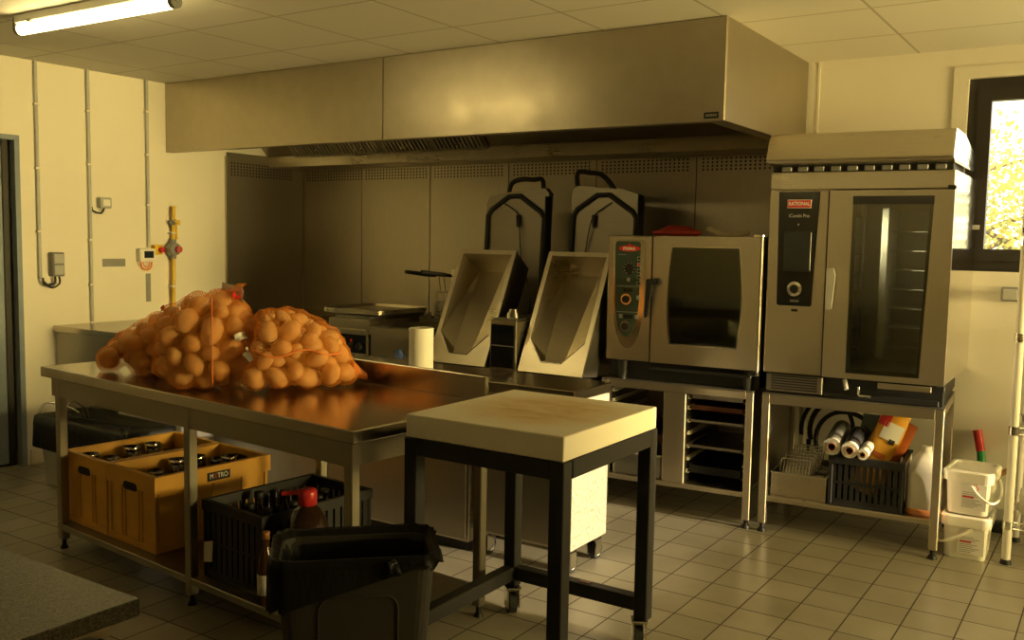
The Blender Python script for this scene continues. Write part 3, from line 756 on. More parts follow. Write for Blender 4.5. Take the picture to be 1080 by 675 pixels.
# ------------------------------------------------------------------ cutting block on its wheeled black frame
BX0, BX1, BY0, BY1 = -2.020, -1.400, 2.425, 3.092
cb = thing('butcher_block', 'thick cream cutting block on a black steel frame with castors', 'cutting block', (BX0, BY0, 0), 0)
bw, bd = BX1 - BX0, BY1 - BY0
MB().box(0, bw, 0, bd, .828, .907, .005, seg=2).build('cutting_board', M['block'], cb)
w_ = .052
for x in (-.004, bw + .004 - w_):
    for y in (-.004, bd + .004 - w_):
        MB().box(x, x + w_, y, y + w_, .118, .827, .003).build('leg', M['black_metal'], cb)
for k, (a, b_, c_, d_) in enumerate(((w_, bw - w_, 0, .05), (w_, bw - w_, bd - .05, bd), (0, .05, w_, bd - w_), (bw - .05, bw, w_, bd - w_))):
    MB().box(a - .005, b_ + .005, c_, d_, .768, .826, .003).build('top_rail', M['black_metal'], cb)
MB().box(w_ - .005, bw - w_ + .005, bd - .05, bd, .150, .203, .003).build('bottom_rail', M['black_metal'], cb)
MB().box(0, .05, w_ - .005, bd - w_ + .005, .150, .203, .003).build('bottom_rail', M['black_metal'], cb)
MB().box(.33, .38, bd - .035, bd - .01, .2035, .206, .001).build('dried_spill', M['brown_tray'], cb)
for x, y in ((.03, .03), (bw - .03, .03), (.03, bd - .03), (bw - .03, bd - .03)):
    castor(MB(), 0, 0, .118, .045).build('castor', CAST, cb, loc=(x, y, 0), rz=random.uniform(.2, .9))

# ------------------------------------------------------------------ speckled worktop in the near left corner
gw = thing('granite_worktop_unit', 'speckled grey worktop over a steel cupboard in the near left corner', 'worktop', (-1.33, .92, 0))
MB().box(-2.2, 0, -1.4, 0, .87, .90, .002).build('worktop', M['granite'], gw)
MB().box(-2.15, -.004, -1.35, -.11, .12, .868, .003).build('cupboard', M['steel_dark'], gw)
MB().box(-.004, .002, -1.35, -.055, .856, .872, .001).build('edge_trim', M['steel'], gw)
MB().box(-2.15, -.02, -1.3, -.15, .0, .12).build('plinth', M['black'], gw)
MB().cyl((-.03, -.085, .853), (.022, -.085, .853), .007).box(.004, .026, -.094, -.074, .845, .861, .003).build('hinge_stop', M['black'], gw)
# ------------------------------------------------------------------ sacks of potatoes on the prep table
def potato_mesh(i):
    rnd = random.Random(40 + i)
    bm = bmesh.new(); bmesh.ops.create_icosphere(bm, subdivisions=3, radius=1)
    sx, sy, sz = rnd.uniform(1.12, 1.5), rnd.uniform(.92, 1.05), rnd.uniform(.84, .95)
    o = V((rnd.random() * 50, rnd.random() * 50, 0))
    for v in bm.verts:
        n = v.co.normalized(); k = 1 + .10 * noise.noise(n * 1.3 + o) + .04 * noise.noise(n * 3.2 + o)
        v.co = V((n.x * sx, n.y * sy, n.z * sz)) * k
    me = bpy.data.meshes.new('potato'); bm.to_mesh(me); bm.free()
    for p in me.polygons: p.use_smooth = True
    me.materials.append(M['potato']); return me
POT = [potato_mesh(i) for i in range(6)]
bm_ = bmesh.new(); bmesh.ops.create_icosphere(bm_, subdivisions=2, radius=1); bm_.verts.index_update()
LOWF = [tuple(v.index for v in f.verts) for f in bm_.faces]; LOWD = [v.co.normalized() for v in bm_.verts]; bm_.free()
LOWV = []
for m_ in POT:
    t_ = BVHTree.FromPolygons([v.co.copy() for v in m_.vertices], [tuple(p.vertices) for p in m_.polygons])
    LOWV.append([t_.ray_cast(V((0, 0, 0)), d)[0] * 1.07 for d in LOWD])
def inside(p, a, b, h, tap, r):
    q = p.x / a
    hh = h * (1 - .55 * max(0.0, q * tap)) if tap else h
    zc = hh * .32
    ez = (p.z - zc) / max(.02, ((hh - zc) if p.z > zc else zc) - r)
    return abs(p.x / (a - r)) ** 2.7 + abs(p.y / (b - r)) ** 2.7 + abs(ez) ** (2.3 if p.z > zc else 7), zc
def pack(n, a, b, h, r, seed, tap, obst=()):
    rnd = random.Random(seed); P = []
    R_ = [r * rnd.uniform(.84, 1.13) for _ in range(n)]
    for i in range(n):
        for _ in range(200):
            p = V((rnd.uniform(-a, a), rnd.uniform(-b, b), rnd.uniform(r, h)))
            if inside(p, a, b, h, tap, R_[i])[0] < 1: break
        P.append(p)
    for it in range(220):
        for i in range(n):
            P[i].z -= .0008
        for i in range(n):
            for j in range(i + 1, n):
                d = P[i] - P[j]; m = (R_[i] + R_[j]) * .98; q = d.length_squared
                if q < m * m and q > 1e-9:
                    q = sqrt(q); d *= (m - q) / q * .5; P[i] += d; P[j] -= d
        for i in range(n):
            for o_, ro in obst:
                d = P[i] - o_; m = R_[i] + ro + .030; q = d.length
                if 1e-6 < q < m: P[i] += d * ((m - q) / q)
        for i in range(n):
            p = P[i]
            e, zc = inside(p, a, b, h, tap, R_[i])
            if e > 1:
                k = e ** -.38
                p.x *= k; p.y *= k; p.z = zc + (p.z - zc) * k
            if p.z < R_[i] * .95: p.z = R_[i] * .95
    return P, R_
PLACED = []
def sack(label, loc, rz, n, a, b, h, r, seed, prof, plabel, shear=(0, 0)):
    rm = Matrix.Translation(loc) @ Matrix.Rotation(rz, 4, 'Z')
    inv = rm.inverted()
    P, R_ = pack(n, a, b, h, r, seed, prof, [(inv @ q, ro) for q, ro in PLACED])
    PLACED.extend((rm @ p, q) for p, q in zip(P, R_))
    # net: one skin stretched over the whole load
    bm = bmesh.new()
    for p, q in zip(P, R_):
        bmesh.ops.create_icosphere(bm, subdivisions=2, radius=q * 1.42, matrix=Matrix.Translation(p))
    me = bpy.data.meshes.new('net'); bm.to_mesh(me); bm.free()
    o = bpy.data.objects.new('net', me); COL.objects.link(o)
    m1 = o.modifiers.new('r', 'REMESH'); m1.mode = 'VOXEL'; m1.voxel_size = .0095
    m2 = o.modifiers.new('s', 'SMOOTH'); m2.factor = .5; m2.iterations = 12
    m3 = o.modifiers.new('d', 'DISPLACE'); m3.strength = -.005; m3.mid_level = 0
    bpy.context.view_layer.update()
    me2 = bpy.data.meshes.new_from_object(o.evaluated_get(bpy.context.evaluated_depsgraph_get()))
    bpy.data.objects.remove(o)
    for v in me2.vertices:
        if v.co.z < .002: v.co.z = .002
    for p in me2.polygons: p.use_smooth = True
    me2.materials.clear(); me2.materials.append(M['net']); me2.name = 'net_sack'
    root = thing('potato_sack', label, 'sack of potatoes', loc, rz, None)
    nt = bpy.data.objects.new('net', me2); COL.objects.link(nt); nt.parent = root
    dg = BVHTree.FromPolygons([v.co.copy() for v in me2.vertices], [tuple(p.vertices) for p in me2.polygons])
    rnd = random.Random(seed + 5)
    laid = []
    for p, q in sorted(zip(P, R_), key=lambda t: t[0].z):
        near = dg.find_nearest(p)
        if near[3] > q * 2.6: continue            # deep inside the load, never seen
        # turn each potato until it lies clear of its neighbours and of the net; the tightest spots get a smaller one
        best = None; i_ = rnd.randrange(6); sc_ = q * 1.0
        close = [t_ for p2_, t_ in laid if (p2_ - p).length < .16]
        for trial in range(48):
            mm = Matrix.Translation(p) @ Matrix.Rotation(rnd.uniform(0, 6.28), 4, 'Z') @ Matrix.Rotation(rnd.uniform(-1.2, 1.2), 4, 'Y') @ Matrix.Rotation(rnd.uniform(-1.2, 1.2), 4, 'X') @ Matrix.Scale(sc_, 4)
            tr_ = BVHTree.FromPolygons([mm @ v for v in LOWV[i_]], LOWF)
            best = (mm, tr_)
            if not any(tr_.overlap(t_) for t_ in close) and not tr_.overlap(dg): break
            if trial % 5 == 4: sc_ *= .945
        laid.append((p, best[1]))
        k = bpy.data.objects.new('potato', POT[i_]); COL.objects.link(k)
        tag(k, plabel, 'potato', plabel.replace('brown potato', 'potatoes'))
        k.matrix_world = rm @ best[0]
    return root, dg, rm
def hit(dg, o, d):
    r = dg.ray_cast(V(o), V(d)); return r[0]
def tagplate(root, dg, o, d, w, hh, mat, name, roll=0.0):
    p = dg.ray_cast(V(o), V(d))
    if p[0] is None: return
    n = p[1] if p[1].dot(V(d)) < 0 else -p[1]
    q = n.to_track_quat('Z', 'Y').to_matrix().to_4x4()
    mb = MB(); mb.grid(lambda u, v: (w * (u - .5), hh * (v - .5), .020 + .01 * sin(u * 5) + .006 * cos(v * 6)), 8, 6)
    mb.grid(lambda u, v: (w * (u - .5), hh * (v - .5), .0185 + .01 * sin(u * 5) + .006 * cos(v * 6)), 8, 6)
    b = MB(); b.raw([Matrix.Translation(p[0]) @ q @ Matrix.Rotation(roll, 4, 'Z') @ v for v in mb.v], mb.f, True)
    b.build(name, mat, root)
Z0 = TZ + .001
s2, g2, _ = sack('big upright orange net sack of potatoes, the tallest, in the middle', (-3.20, 2.555, Z0), radians(40), 80, .215, .20, .43, .0435, 3, 0, 'brown potato inside the tall middle net sack')
s3, g3, _ = sack('orange net sack of potatoes lying on its side at the right', (-2.925, 2.755, Z0), radians(58), 74, .275, .205, .335, .0435, 8, .55, 'brown potato inside the right-hand net sack')
s1, g1, _ = sack('low orange net sack of potatoes lying at the left behind the tall one', (-3.70, 2.67, Z0), radians(35), 54, .275, .195, .27, .0435, 21, -1, 'brown potato inside the low left net sack')
def seam(root, dg, pts, name, r=.004):
    out = []
    for o, d in pts:
        p = dg.ray_cast(V(o), V(d))
        if p[0] is not None: out.append(p[0] - V(d) * .007)
    if len(out) > 2: MB().tube(out, r, 6).build(name, M['net_solid'], root)
def toward(root_rz, wx, wy):
    c, q = cos(-root_rz), sin(-root_rz); return V((c * wx - q * wy, q * wx + c * wy, 0))
d2 = toward(radians(40), -.776, .63); p2 = toward(radians(40), .63, .776)
d3 = toward(radians(60), -.73, .68); p3 = toward(radians(60), .68, .73)
d1 = toward(radians(35), -.81, .59); p1 = toward(radians(35), .59, .81)
seam(s2, g2, [(p2 * .015 - d2 * .9 + V((0, 0, .40 - k * .021)), d2) for k in range(19)], 'seam', .0028)
seam(s3, g3, [(p3 * (-.22 + k * .018) - d3 * .9 + V((0, 0, .165 + .012 * sin(k * .5) - .0 * k)), d3) for k in range(25)], 'seam', .0035)
tagplate(s2, g2, p2 * .09 + V((0, 0, 1)), (0, 0, -1), .12, .07, M['print_white'], 'paper_tag', .4)
tagplate(s2, g2, p2 * .10 - d2 * .05 + V((0, 0, 1)), (0, 0, -1), .06, .035, M['logo_red'], 'red_tag', .4)
tagplate(s2, g2, p2 * .12 - d2 * .9 + V((0, 0, .22)), d2, .05, .03, M['print_white'], 'paper_tag', .3)
tagplate(s3, g3, p3 * -.14 - d3 * .9 + V((0, 0, .155)), d3, .085, .03, M['print_white'], 'paper_tag', -.3)
tagplate(s1, g1, p1 * .03 + V((0, 0, 1)), (0, 0, -1), .06, .04, M['logo_red'], 'red_tag', .3)
# gathered necks of the nets
MB().loft([[V((p2.x * .10 + r * cos(t) + .010 * k, p2.y * .10 + r * sin(t) * .7, 0.40 + k * .008)) for t in [2 * pi * i / 10 for i in range(10)]] for k, r in enumerate((.045, .03, .022, .018, .022))]).build('gathered_neck', M['net'], s2)
MB().loft([[V((.255 + k * .016, -.03 + r * cos(t), .07 - k * .009 + r * sin(t) * .8)) for t in [2 * pi * i / 10 for i in range(10)]] for k, r in enumerate((.05, .042, .032, .026, .02))]).build('gathered_neck', M['net_solid'], s3)

# ------------------------------------------------------------------ yellow crates with glass jars on the lower shelf
SZ = .121
def yellow_crate(label, lx, ly):
    p = T(lx, ly, SZ)
    c = thing('yellow_crate', label, 'crate', p, TR)
    W_, D_, H_ = .40, .60, .338
    mb = MB()
    mb.box(.012, W_ - .012, .012, D_ - .012, 0, .01)
    th = .012
    mb.box(.010, W_ - .010, .010, .010 + th, 0, H_ - .02).box(.010, W_ - .010, D_ - .010 - th, D_ - .010, 0, H_ - .02)
    mb.box(.010, .010 + th, .010, D_ - .010, 0, H_ - .02).box(W_ - .010 - th, W_ - .010, .010, D_ - .010, 0, H_ - .02)
    mb.build('body', M['yellow'], c)
    rm = MB()
    o_ = [(0, 0), (W_, 0), (W_, D_), (0, D_)]; q = .024; i_ = [(q, q), (W_ - q, q), (W_ - q, D_ - q), (q, D_ - q)]
    rm.ring([(x, y, H_ - .075) for x, y in o_], [(x, y, H_ - .075) for x, y in i_], (0, 0, .075)); rm.build('rim', M['yellow'], c)
    rb = MB()
    for x in (.004, .11, .135, .25, .275, W_ - .028): rb.box(x, x + .024 if x in (.004,) or x > .3 else x + .012, .003, .012, .0, H_ - .075, .002)
    rb.box(.004, W_ - .004, .002, .012, 0, .03, .002)
    for y in (.02, .14, .29, .44, .57): rb.box(W_ - .012, W_ - .003, y, y + .016, 0, H_ - .075, .002)
    rb.box(W_ - .012, W_ - .002, .004, D_ - .004, 0, .03, .002)
    rb.build('ribs', M['yellow'], c)
    hh = MB(); hh.prism([(x, -.0015, z) for x, z in rrect(W_ / 2 - .055, W_ / 2 + .055, H_ - .088, H_ - .052, .017)], (0, .004, 0)); hh.build('hand_hole', M['void'], c)
    hh = MB(); hh.prism([(W_ / 2 + (x - W_ / 2), D_ - q - .0015, z) for x, z in rrect(W_ / 2 - .055, W_ / 2 + .055, H_ - .06, H_ - .025, .017)], (0, .003, 0)); hh.build('hand_hole', M['void'], c)
    return c
c1 = yellow_crate('yellow plastic crate of glass jars beside the left table leg', .04, .08)
c2 = yellow_crate('yellow plastic crate of glass jars with dark label, beside the middle table leg', .444, .08)
lb = MB().box(.4, .4025, .255, .375, .272, .312, .001).build('label', M['black'], c2)
RIGHT = Matrix.Rotation(pi / 2, 4, 'Z') @ FRONT
text('lettering', 'M', .032, Matrix.Translation((.403, .277, .292)) @ RIGHT, M['print_white'], lb, sx=.8)
text('lettering', 'E', .032, Matrix.Translation((.403, .299, .292)) @ RIGHT, M['logo_red'], lb, sx=.8)
text('lettering', 'TRO', .032, Matrix.Translation((.403, .335, .292)) @ RIGHT, M['print_white'], lb, sx=.85)
def jar(label, group, p, r, hgt):
    j = thing('glass_jar', label, 'jar', p, random.uniform(0, 6), group)
    MB().lathe([(0, .004), (r * .9, .002), (r, .01), (r, hgt * .78), (r * .78, hgt * .88), (r * .78, hgt), (r * .72, hgt), (r * .72, hgt * .87), (r * .93, hgt * .77), (r * .93, .014), (0, .012)], n=18).build('glass', M['jar_glass'], j)
    MB().lathe([(r * .8, hgt * .93), (r * .84, hgt * .95), (r * .84, hgt * .985), (r * .8, hgt)], n=18).build('screw_ring', M['chrome'], j)
    return j
for base, lab in ((.04, 'clear glass jar standing in the left yellow crate'), (.444, 'clear glass jar standing in the labelled yellow crate')):
    j0 = None
    for iy in range(5):
        for ix in range(3):
            p = T(base + .09 + ix * .11 + random.uniform(-.004, .004), .08 + .085 + iy * .107 + random.uniform(-.004, .004), SZ + .011)
            if j0 is None: j0 = k = jar(lab, lab.replace('clear glass jar', 'jars'), p, .049, .275)
            else: k = copy_tree(j0); k.location = p; k.rotation_euler = (0, 0, random.uniform(0, 6))
            k.scale = (1, 1, random.choice((.92, 1.0, 1.12)))
# black folding crate
def open_crate(name, label, p, rz, W_, D_, H_, mat, bars=9, group=None, bw=.012):
    c = thing(name, label, 'crate', p, rz, group)
    MB().box(0, W_, 0, D_, 0, .012, .002).build('bottom', mat, c)
    fr = MB(); e = .018
    for x in (0, W_ - e):
        for y in (0, D_ - e): fr.box(x, x + e, y, y + e, 0, H_, .002)
    q = .016; fr.ring([(-.004, -.004, H_ - .04), (W_ + .004, -.004, H_ - .04), (W_ + .004, D_ + .004, H_ - .04), (-.004, D_ + .004, H_ - .04)], [(q, q, H_ - .04), (W_ - q, q, H_ - .04), (W_ - q, D_ - q, H_ - .04), (q, D_ - q, H_ - .04)], (0, 0, .04))
    fr.build('rim', mat, c)
    for nm, ax, y0 in (('front_wall', 0, .003), ('rear_wall', 0, D_ - .011), ('left_wall', 1, .003), ('right_wall', 1, W_ - .011)):
        w = MB(); l_ = W_ if ax == 0 else D_; n = bars if ax == 0 else max(4, int(bars * D_ / W_))
        def bx(a, b, z0, z1):
            if ax == 0: w.box(a, b, y0, y0 + .008, z0, z1)
            else: w.box(y0, y0 + .008, a, b, z0, z1)
        bx(.01, l_ - .01, .01, .035); bx(.01, l_ - .01, H_ * .45, H_ * .45 + .012)
        for i in range(n): bx(.016 + (l_ - .06) * i / (n - 1), .016 + bw + (l_ - .06) * i / (n - 1), .03, H_ - .03)
        w.build(nm, mat, c)
    return c
bc = open_crate('black_crate', 'black slatted crate full of dark bottles on the table shelf', T(1.20, .08, SZ), TR, .385, .56, .315, M['black'], 10, None, .027)
tg = MB(); tg.grid(lambda u, v: (.012 + .055 * u, -.007 - .006 * sin(u * 4) * v, .06 + .085 * v + .012 * u), 6, 6).grid(lambda u, v: (.012 + .055 * u, -.0055 - .006 * sin(u * 4) * v, .06 + .085 * v + .012 * u), 6, 6)
tg.build('paper_label', M['paper'], bc)
M['dark_glass'] = plain('dark_bottle_glass', (.02, .012, .006), .08)
def bottle(name, label, p, r, hgt, mat, capm, labm=None, group=None, sh=.62):
    b = thing(name, label, 'bottle', p, random.uniform(0, 6), group)
    MB().lathe([(0, .0), (r * .92, 0), (r, .008), (r, hgt * sh), (r * .85, hgt * (sh + .1)), (r * .4, hgt * (sh + .22)), (r * .36, hgt * .93), (0, hgt * .93)], n=20).build('body', mat, b)
    MB().lathe([(0, hgt * .90), (r * .44, hgt * .90), (r * .44, hgt * .995), (r * .38, hgt), (0, hgt)], n=18).build('cap', capm, b)
    if labm: MB().lathe([(r * 1.005, hgt * .14), (r * 1.012, hgt * .14), (r * 1.012, hgt * .42), (r * 1.005, hgt * .42)], n=24).build('paper_label', labm, b)
    return b
b0 = None
for iy in range(4):
    for ix in range(3):
        p = T(1.20 + .08 + ix * .112, .08 + .085 + iy * .128, SZ + .0125)
        if b0 is None: b0 = k = bottle('dark_bottle', 'dark bottle standing in the black crate under the table', p, .045, .285, M['dark_glass'], M['black'], None, 'bottles in the black crate under the table')
        else: k = copy_tree(b0); k.location = p
        k.scale = (1, 1, random.choice((.93, 1, 1.07)))
bottle('sauce_bottle', 'amber sauce bottle with cream label beside the black crate', T(1.628, .066, SZ), .033, .275, plain('amber_glass', (.07, .03, .008), .1), M['brown_cap'], M['paper'], None, .55)
jg = thing('oil_jug', 'large dark jug with bright red cap and spout, under the prep table', 'jug', T(1.705, .20, SZ), radians(20))
MB().lathe([(0, 0), (.083, 0), (.088, .02), (.088, .2), (.086, .24), (.074, .30), (.05, .345), (.03, .36), (.03, .38), (0, .38)], n=24).build('body', plain('brown_clear_plastic', (.03, .014, .008), .08), jg)
MB().lathe([(0, .365), (.036, .365), (.036, .415), (.03, .425), (0, .425)], n=20).build('cap', M['red'], jg)
MB().bar((-.02, 0, .412), (-.095, -.02, .405), .022, .014).build('spout', M['red'], jg)

# ------------------------------------------------------------------ bins
def rr_ring(w, d, r, z, n=5, j=0.0, rnd=None):
    return [V((x, y, z + (rnd.uniform(-j, j) if rnd else 0))) for x, y in rrect(-w / 2, w / 2, -d / 2, d / 2, r, n)]
def wall_ring(w, d, r, z, amp, k, n=9):
    out = []
    pts = rrect(-w / 2, w / 2, -d / 2, d / 2, r, n)
    for i, (x, y) in enumerate(pts):
        a = 1 + amp * sin(i * k) ; out.append(V((x * a, y * a, z + amp * .25 * sin(i * 1.7))))
    return out
bi = thing('waste_bin', 'grey plastic waste bin with black liner folded over, in front of the cutting block', 'bin', (-1.918, 2.07, 0), radians(44))
bw_, bd_ = .46, .28
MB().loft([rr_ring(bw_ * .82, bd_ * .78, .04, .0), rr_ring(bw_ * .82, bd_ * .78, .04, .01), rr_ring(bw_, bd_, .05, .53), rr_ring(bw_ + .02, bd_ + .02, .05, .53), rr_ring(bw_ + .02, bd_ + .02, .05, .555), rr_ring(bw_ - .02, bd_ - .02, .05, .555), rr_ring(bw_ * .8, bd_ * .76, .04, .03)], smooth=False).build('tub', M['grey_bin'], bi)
fp = MB()
def fy(z): return -(bd_ * .78 + (bd_ - bd_ * .78) * (z - .01) / .52) / 2
fp.tube([(x, fy(z) - .001, z) for x, z in rrect(-.11, .12, -.0 + .04, .455, .04, 5)], .004, 6, True); fp.build('moulded_panel', M['grey_bin'], bi)
rings = [wall_ring(bw_ - .06, bd_ - .06, .05, .30, .02, 2.1), wall_ring(bw_ - .03, bd_ - .03, .05, .52, .012, 1.9), wall_ring(bw_ + .0, bd_ + .0, .055, .572, .006, 2.3), wall_ring(bw_ + .035, bd_ + .035, .06, .576, .008, 1.7), wall_ring(bw_ + .045, bd_ + .045, .06, .55, .014, 2.3), wall_ring(bw_ + .05, bd_ + .05, .06, .50, .02, 1.9)]
for k, v in enumerate(rings[-1]): v.z += -.015 + .06 * (v.x / bw_ * 2) + .01 * sin(k * 1.3)
MB().loft(rings, cap0=True, cap1=False).build('bin_liner', M['liner'], bi)
def crumple(c, r, seed):
    bm = bmesh.new(); bmesh.ops.create_icosphere(bm, subdivisions=3, radius=r)
    for v in bm.verts: v.co = V(c) + v.co * (1 + .55 * noise.noise(v.co * (2.2 / r) * .6 + V((seed, 0, 0))))
    vs = [v.co.copy() for v in bm.verts]; fs = [[v.index for v in f.verts] for f in bm.faces]; bm.free(); return vs, fs
MB().raw(*crumple((.10, -bd_ / 2 - .02, .545), .026, 3.0)).build('liner_knot', M['liner'], bi)
b2 = thing('lined_bin', 'wide low bin with black liner standing behind the prep table', 'bin', (-4.95, 3.20, 0), radians(-3))
MB().loft([rr_ring(.86, .28, .04, 0), rr_ring(.92, .32, .04, .37), rr_ring(.94, .34, .04, .37), rr_ring(.94, .34, .04, .39), rr_ring(.90, .30, .04, .39), rr_ring(.84, .26, .04, .03)], smooth=False).build('tub', M['grey_light'], b2)
rings = [wall_ring(.5, .1, .03, .385, .05, 2.1), wall_ring(.8, .24, .04, .40, .02, 1.7), wall_ring(.91, .31, .04, .41, .008, 1.9), wall_ring(.96, .36, .05, .405, .01, 1.8), wall_ring(.97, .37, .05, .36, .012, 2.2), wall_ring(.98, .375, .05, .22, .015, 1.9)]
MB().loft(rings, cap0=True, cap1=False).build('bin_liner', M['liner'], b2)
MB().tube(smooth_path([(-.46, -.15, .40), (-.45, -.10, .47), (-.38, .0, .44), (-.30, .02, .41)], 5), .006, 6).tube(smooth_path([(-.46, .15, .40), (-.43, .05, .46), (-.36, -.05, .41)], 5), .005, 6).build('wire_bail', M['chrome'], b2)
def area(name, loc, direction, sx, sy, power, col):
    a = bpy.data.lights.new(name, 'AREA'); a.shape = 'RECTANGLE'; a.size = sx; a.size_y = sy; a.energy = power; a.color = col; a.spread = radians(70)
    o = bpy.data.objects.new(name, a); COL.objects.link(o); o.location = loc
    o.rotation_euler = V(direction).to_track_quat('-Z', 'Y').to_euler(); return o
# ------------------------------------------------------------------ the two combi ovens on their stands
OA = radians(4.3); OX, OY = -1.553, 4.732
def O(x, y, z=0.0):
    c, s = cos(OA), sin(OA); return V((OX + c * x - s * y, OY + s * x + c * y, z))
ST = .735
# stand with open shelf under the big oven
s2_ = thing('oven_stand', 'steel stand with open shelf of boxes under the large oven', 'oven stand', O(0, 0), OA)
W2 = .862; D2 = .66
MB().box(0, W2, 0, D2, ST - .006, ST, .002).build('top_sheet', M['steel_dark'], s2_)
for nm, q in (('front_rail', (.04, W2 - .04, .0, .03)), ('rear_rail', (.04, W2 - .04, D2 - .03, D2)), ('side_rail', (.005, .035, .04, D2 - .04)), ('side_rail', (W2 - .035, W2 - .005, .04, D2 - .04))):
    MB().box(*q, ST - .056, ST - .0065, .002).build(nm, M['steel'], s2_)
for x in (.0, W2 - .04):
    for y in (0, D2 - .04):
        lg = MB().box(x, x + .04, y, y + .04, .045, ST - .007, .003).build('leg', M['steel_v'], s2_)
        MB().cyl((x + .02, y + .02, .012), (x + .02, y + .02, .05), .012, n=12).cyl((x + .02, y + .02, 0), (x + .02, y + .02, .016), .024, .018, n=16).build('levelling_foot', M['black'], lg)
MB().box(.035, W2 - .035, .006, D2 - .006, .165, .192, .002).build('shelf', M['steel'], s2_)
MB().box(.012, .016, .05, D2 - .05, .2, ST - .06).build('side_sheet', M['steel_dark'], s2_)
# stand with tray runners under the small oven
s1_ = thing('tray_stand', 'steel tray stand with two runner bays under the small oven', 'oven stand', O(-.905, 0), OA)
W1 = .86
MB().box(0, W1, 0, D2, ST - .006, ST, .002).build('top_sheet', M['steel_dark'], s1_)
for nm, q in (('front_rail', (.04, W1 - .04, .0, .03)), ('rear_rail', (.04, W1 - .04, D2 - .03, D2)), ('side_rail', (.005, .035, .04, D2 - .04)), ('side_rail', (W1 - .035, W1 - .005, .04, D2 - .04))):
    MB().box(*q, ST - .045, ST - .0065, .002).build(nm, M['steel'], s1_)
for x in (.0, W1 - .04):
    for y in (0, D2 - .04):
        lg = MB().box(x, x + .04, y, y + .04, .045, ST - .007, .003).build('leg', M['steel_v'], s1_)
        MB().cyl((x + .02, y + .02, .012), (x + .02, y + .02, .05), .012, n=12).cyl((x + .02, y + .02, 0), (x + .02, y + .02, .016), .024, .018, n=16).build('levelling_foot', M['black'], lg)
MB().box(.035, W1 - .035, .006, D2 - .006, .165, .192, .002).build('shelf', M['steel'], s1_)
MB().box(.37, .495, .002, .03, .193, ST - .046, .003).box(.372, .378, .03, D2 - .05, .193, ST - .046).box(.487, .493, .03, D2 - .05, .193, ST - .046).build('centre_divider', M['steel_v'], s1_)
MB().box(.042, .047, .03, D2 - .05, .193, ST - .046).box(W1 - .047, W1 - .042, .03, D2 - .05, .193, ST - .046).box(.04, W1 - .04, D2 - .05, D2 - .04, .193, ST - .046).build('inner_lining', M['steel_dark'], s1_)
RZ = (.245, .315, .385, .455, .525, .595, .655)
for xb0, xb1 in ((.047, .372), (.493, W1 - .047)):
    for z in RZ:
        if xb0 < .1 and z < .38: continue
        MB().box(xb0, xb0 + .014, .05, D2 - .06, z, z + .004).box(xb0, xb0 + .004, .05, D2 - .06, z, z + .018).build('tray_runner', M['white'], s1_)
        MB().box(xb1 - .014, xb1, .05, D2 - .06, z, z + .004).box(xb1 - .004, xb1, .05, D2 - .06, z, z + .018).build('tray_runner', M['white'], s1_)
def tray(label, x0, x1, z, mat, hh=.022):
    t = MB(); y0, y1 = .05, .56
    t.box(x0, x1, y0, y1, z, z + .002)
    o_ = [(x0 - .004, y0 - .006), (x1 + .004, y0 - .006), (x1 + .004, y1 + .006), (x0 - .004, y1 + .006)]; i_ = [(x0 + .006, y0 + .004), (x1 - .006, y0 + .004), (x1 - .006, y1 - .004), (x0 + .006, y1 - .004)]
    t.ring([(x, y, z) for x, y in i_], [(x + (.002 if x < (x0 + x1) / 2 else -.002), y, z) for x, y in i_], (0, 0, hh)); t.ring([(x, y, z + hh) for x, y in o_], [(x, y, z + hh) for x, y in i_], (0, 0, .003))
    b = t.build('baking_tray', mat, loc=O(-.905, 0), rz=OA); tag(b, label, 'baking tray'); return b
tray('steel baking tray in the top slot of the right tray bay', .509, W1 - .063, .660, M['steel_dark'], .02)
tray('browned baking tray, second from the top in the right tray bay', .509, W1 - .063, .600, M['brown_tray'], .022)
tray('steel baking tray with bright edge, third from the top in the right tray bay', .509, W1 - .063, .530, M['steel_dark'], .012)
tray('steel baking tray in the middle slot of the right tray bay', .509, W1 - .063, .390, M['steel_dark'], .012)
tray('lowest dark baking tray in the right tray bay', .509, W1 - .063, .250, M['black_metal'], .04)
tray('browned baking tray low in the left tray bay, above the clear tub', .063, .356, .390, M['brown_tray'], .04)
tb_ = thing('clear_storage_tub', 'clear plastic storage tub on the bottom shelf of the tray stand', 'storage tub', O(-.905 + .06, .03, .193), OA)
o_ = rrect(0, .30, 0, .45, .02); i_ = rrect(.006, .294, .006, .444, .018)
t = MB(); t.ring([(x, y, 0) for x, y in o_], [(x, y, 0) for x, y in i_], (0, 0, .125)); t.box(.01, .29, .01, .44, 0, .004); t.build('wall', mat_glass('frosted_clear_plastic', (.8, .78, .7), .35, .3), tb_)
o2 = rrect(-.008, .308, -.008, .458, .025); t = MB(); t.ring([(x, y, .122) for x, y in o2], [(x, y, .122) for x, y in i_], (0, 0, .008)); t.build('rim', M['milky'], tb_)
MB().box(.235, .243, -.004, .0, .004, .12, .001).box(.02, .28, .1, .4, .005, .03, .01).build('contents', M['milky'], tb_)

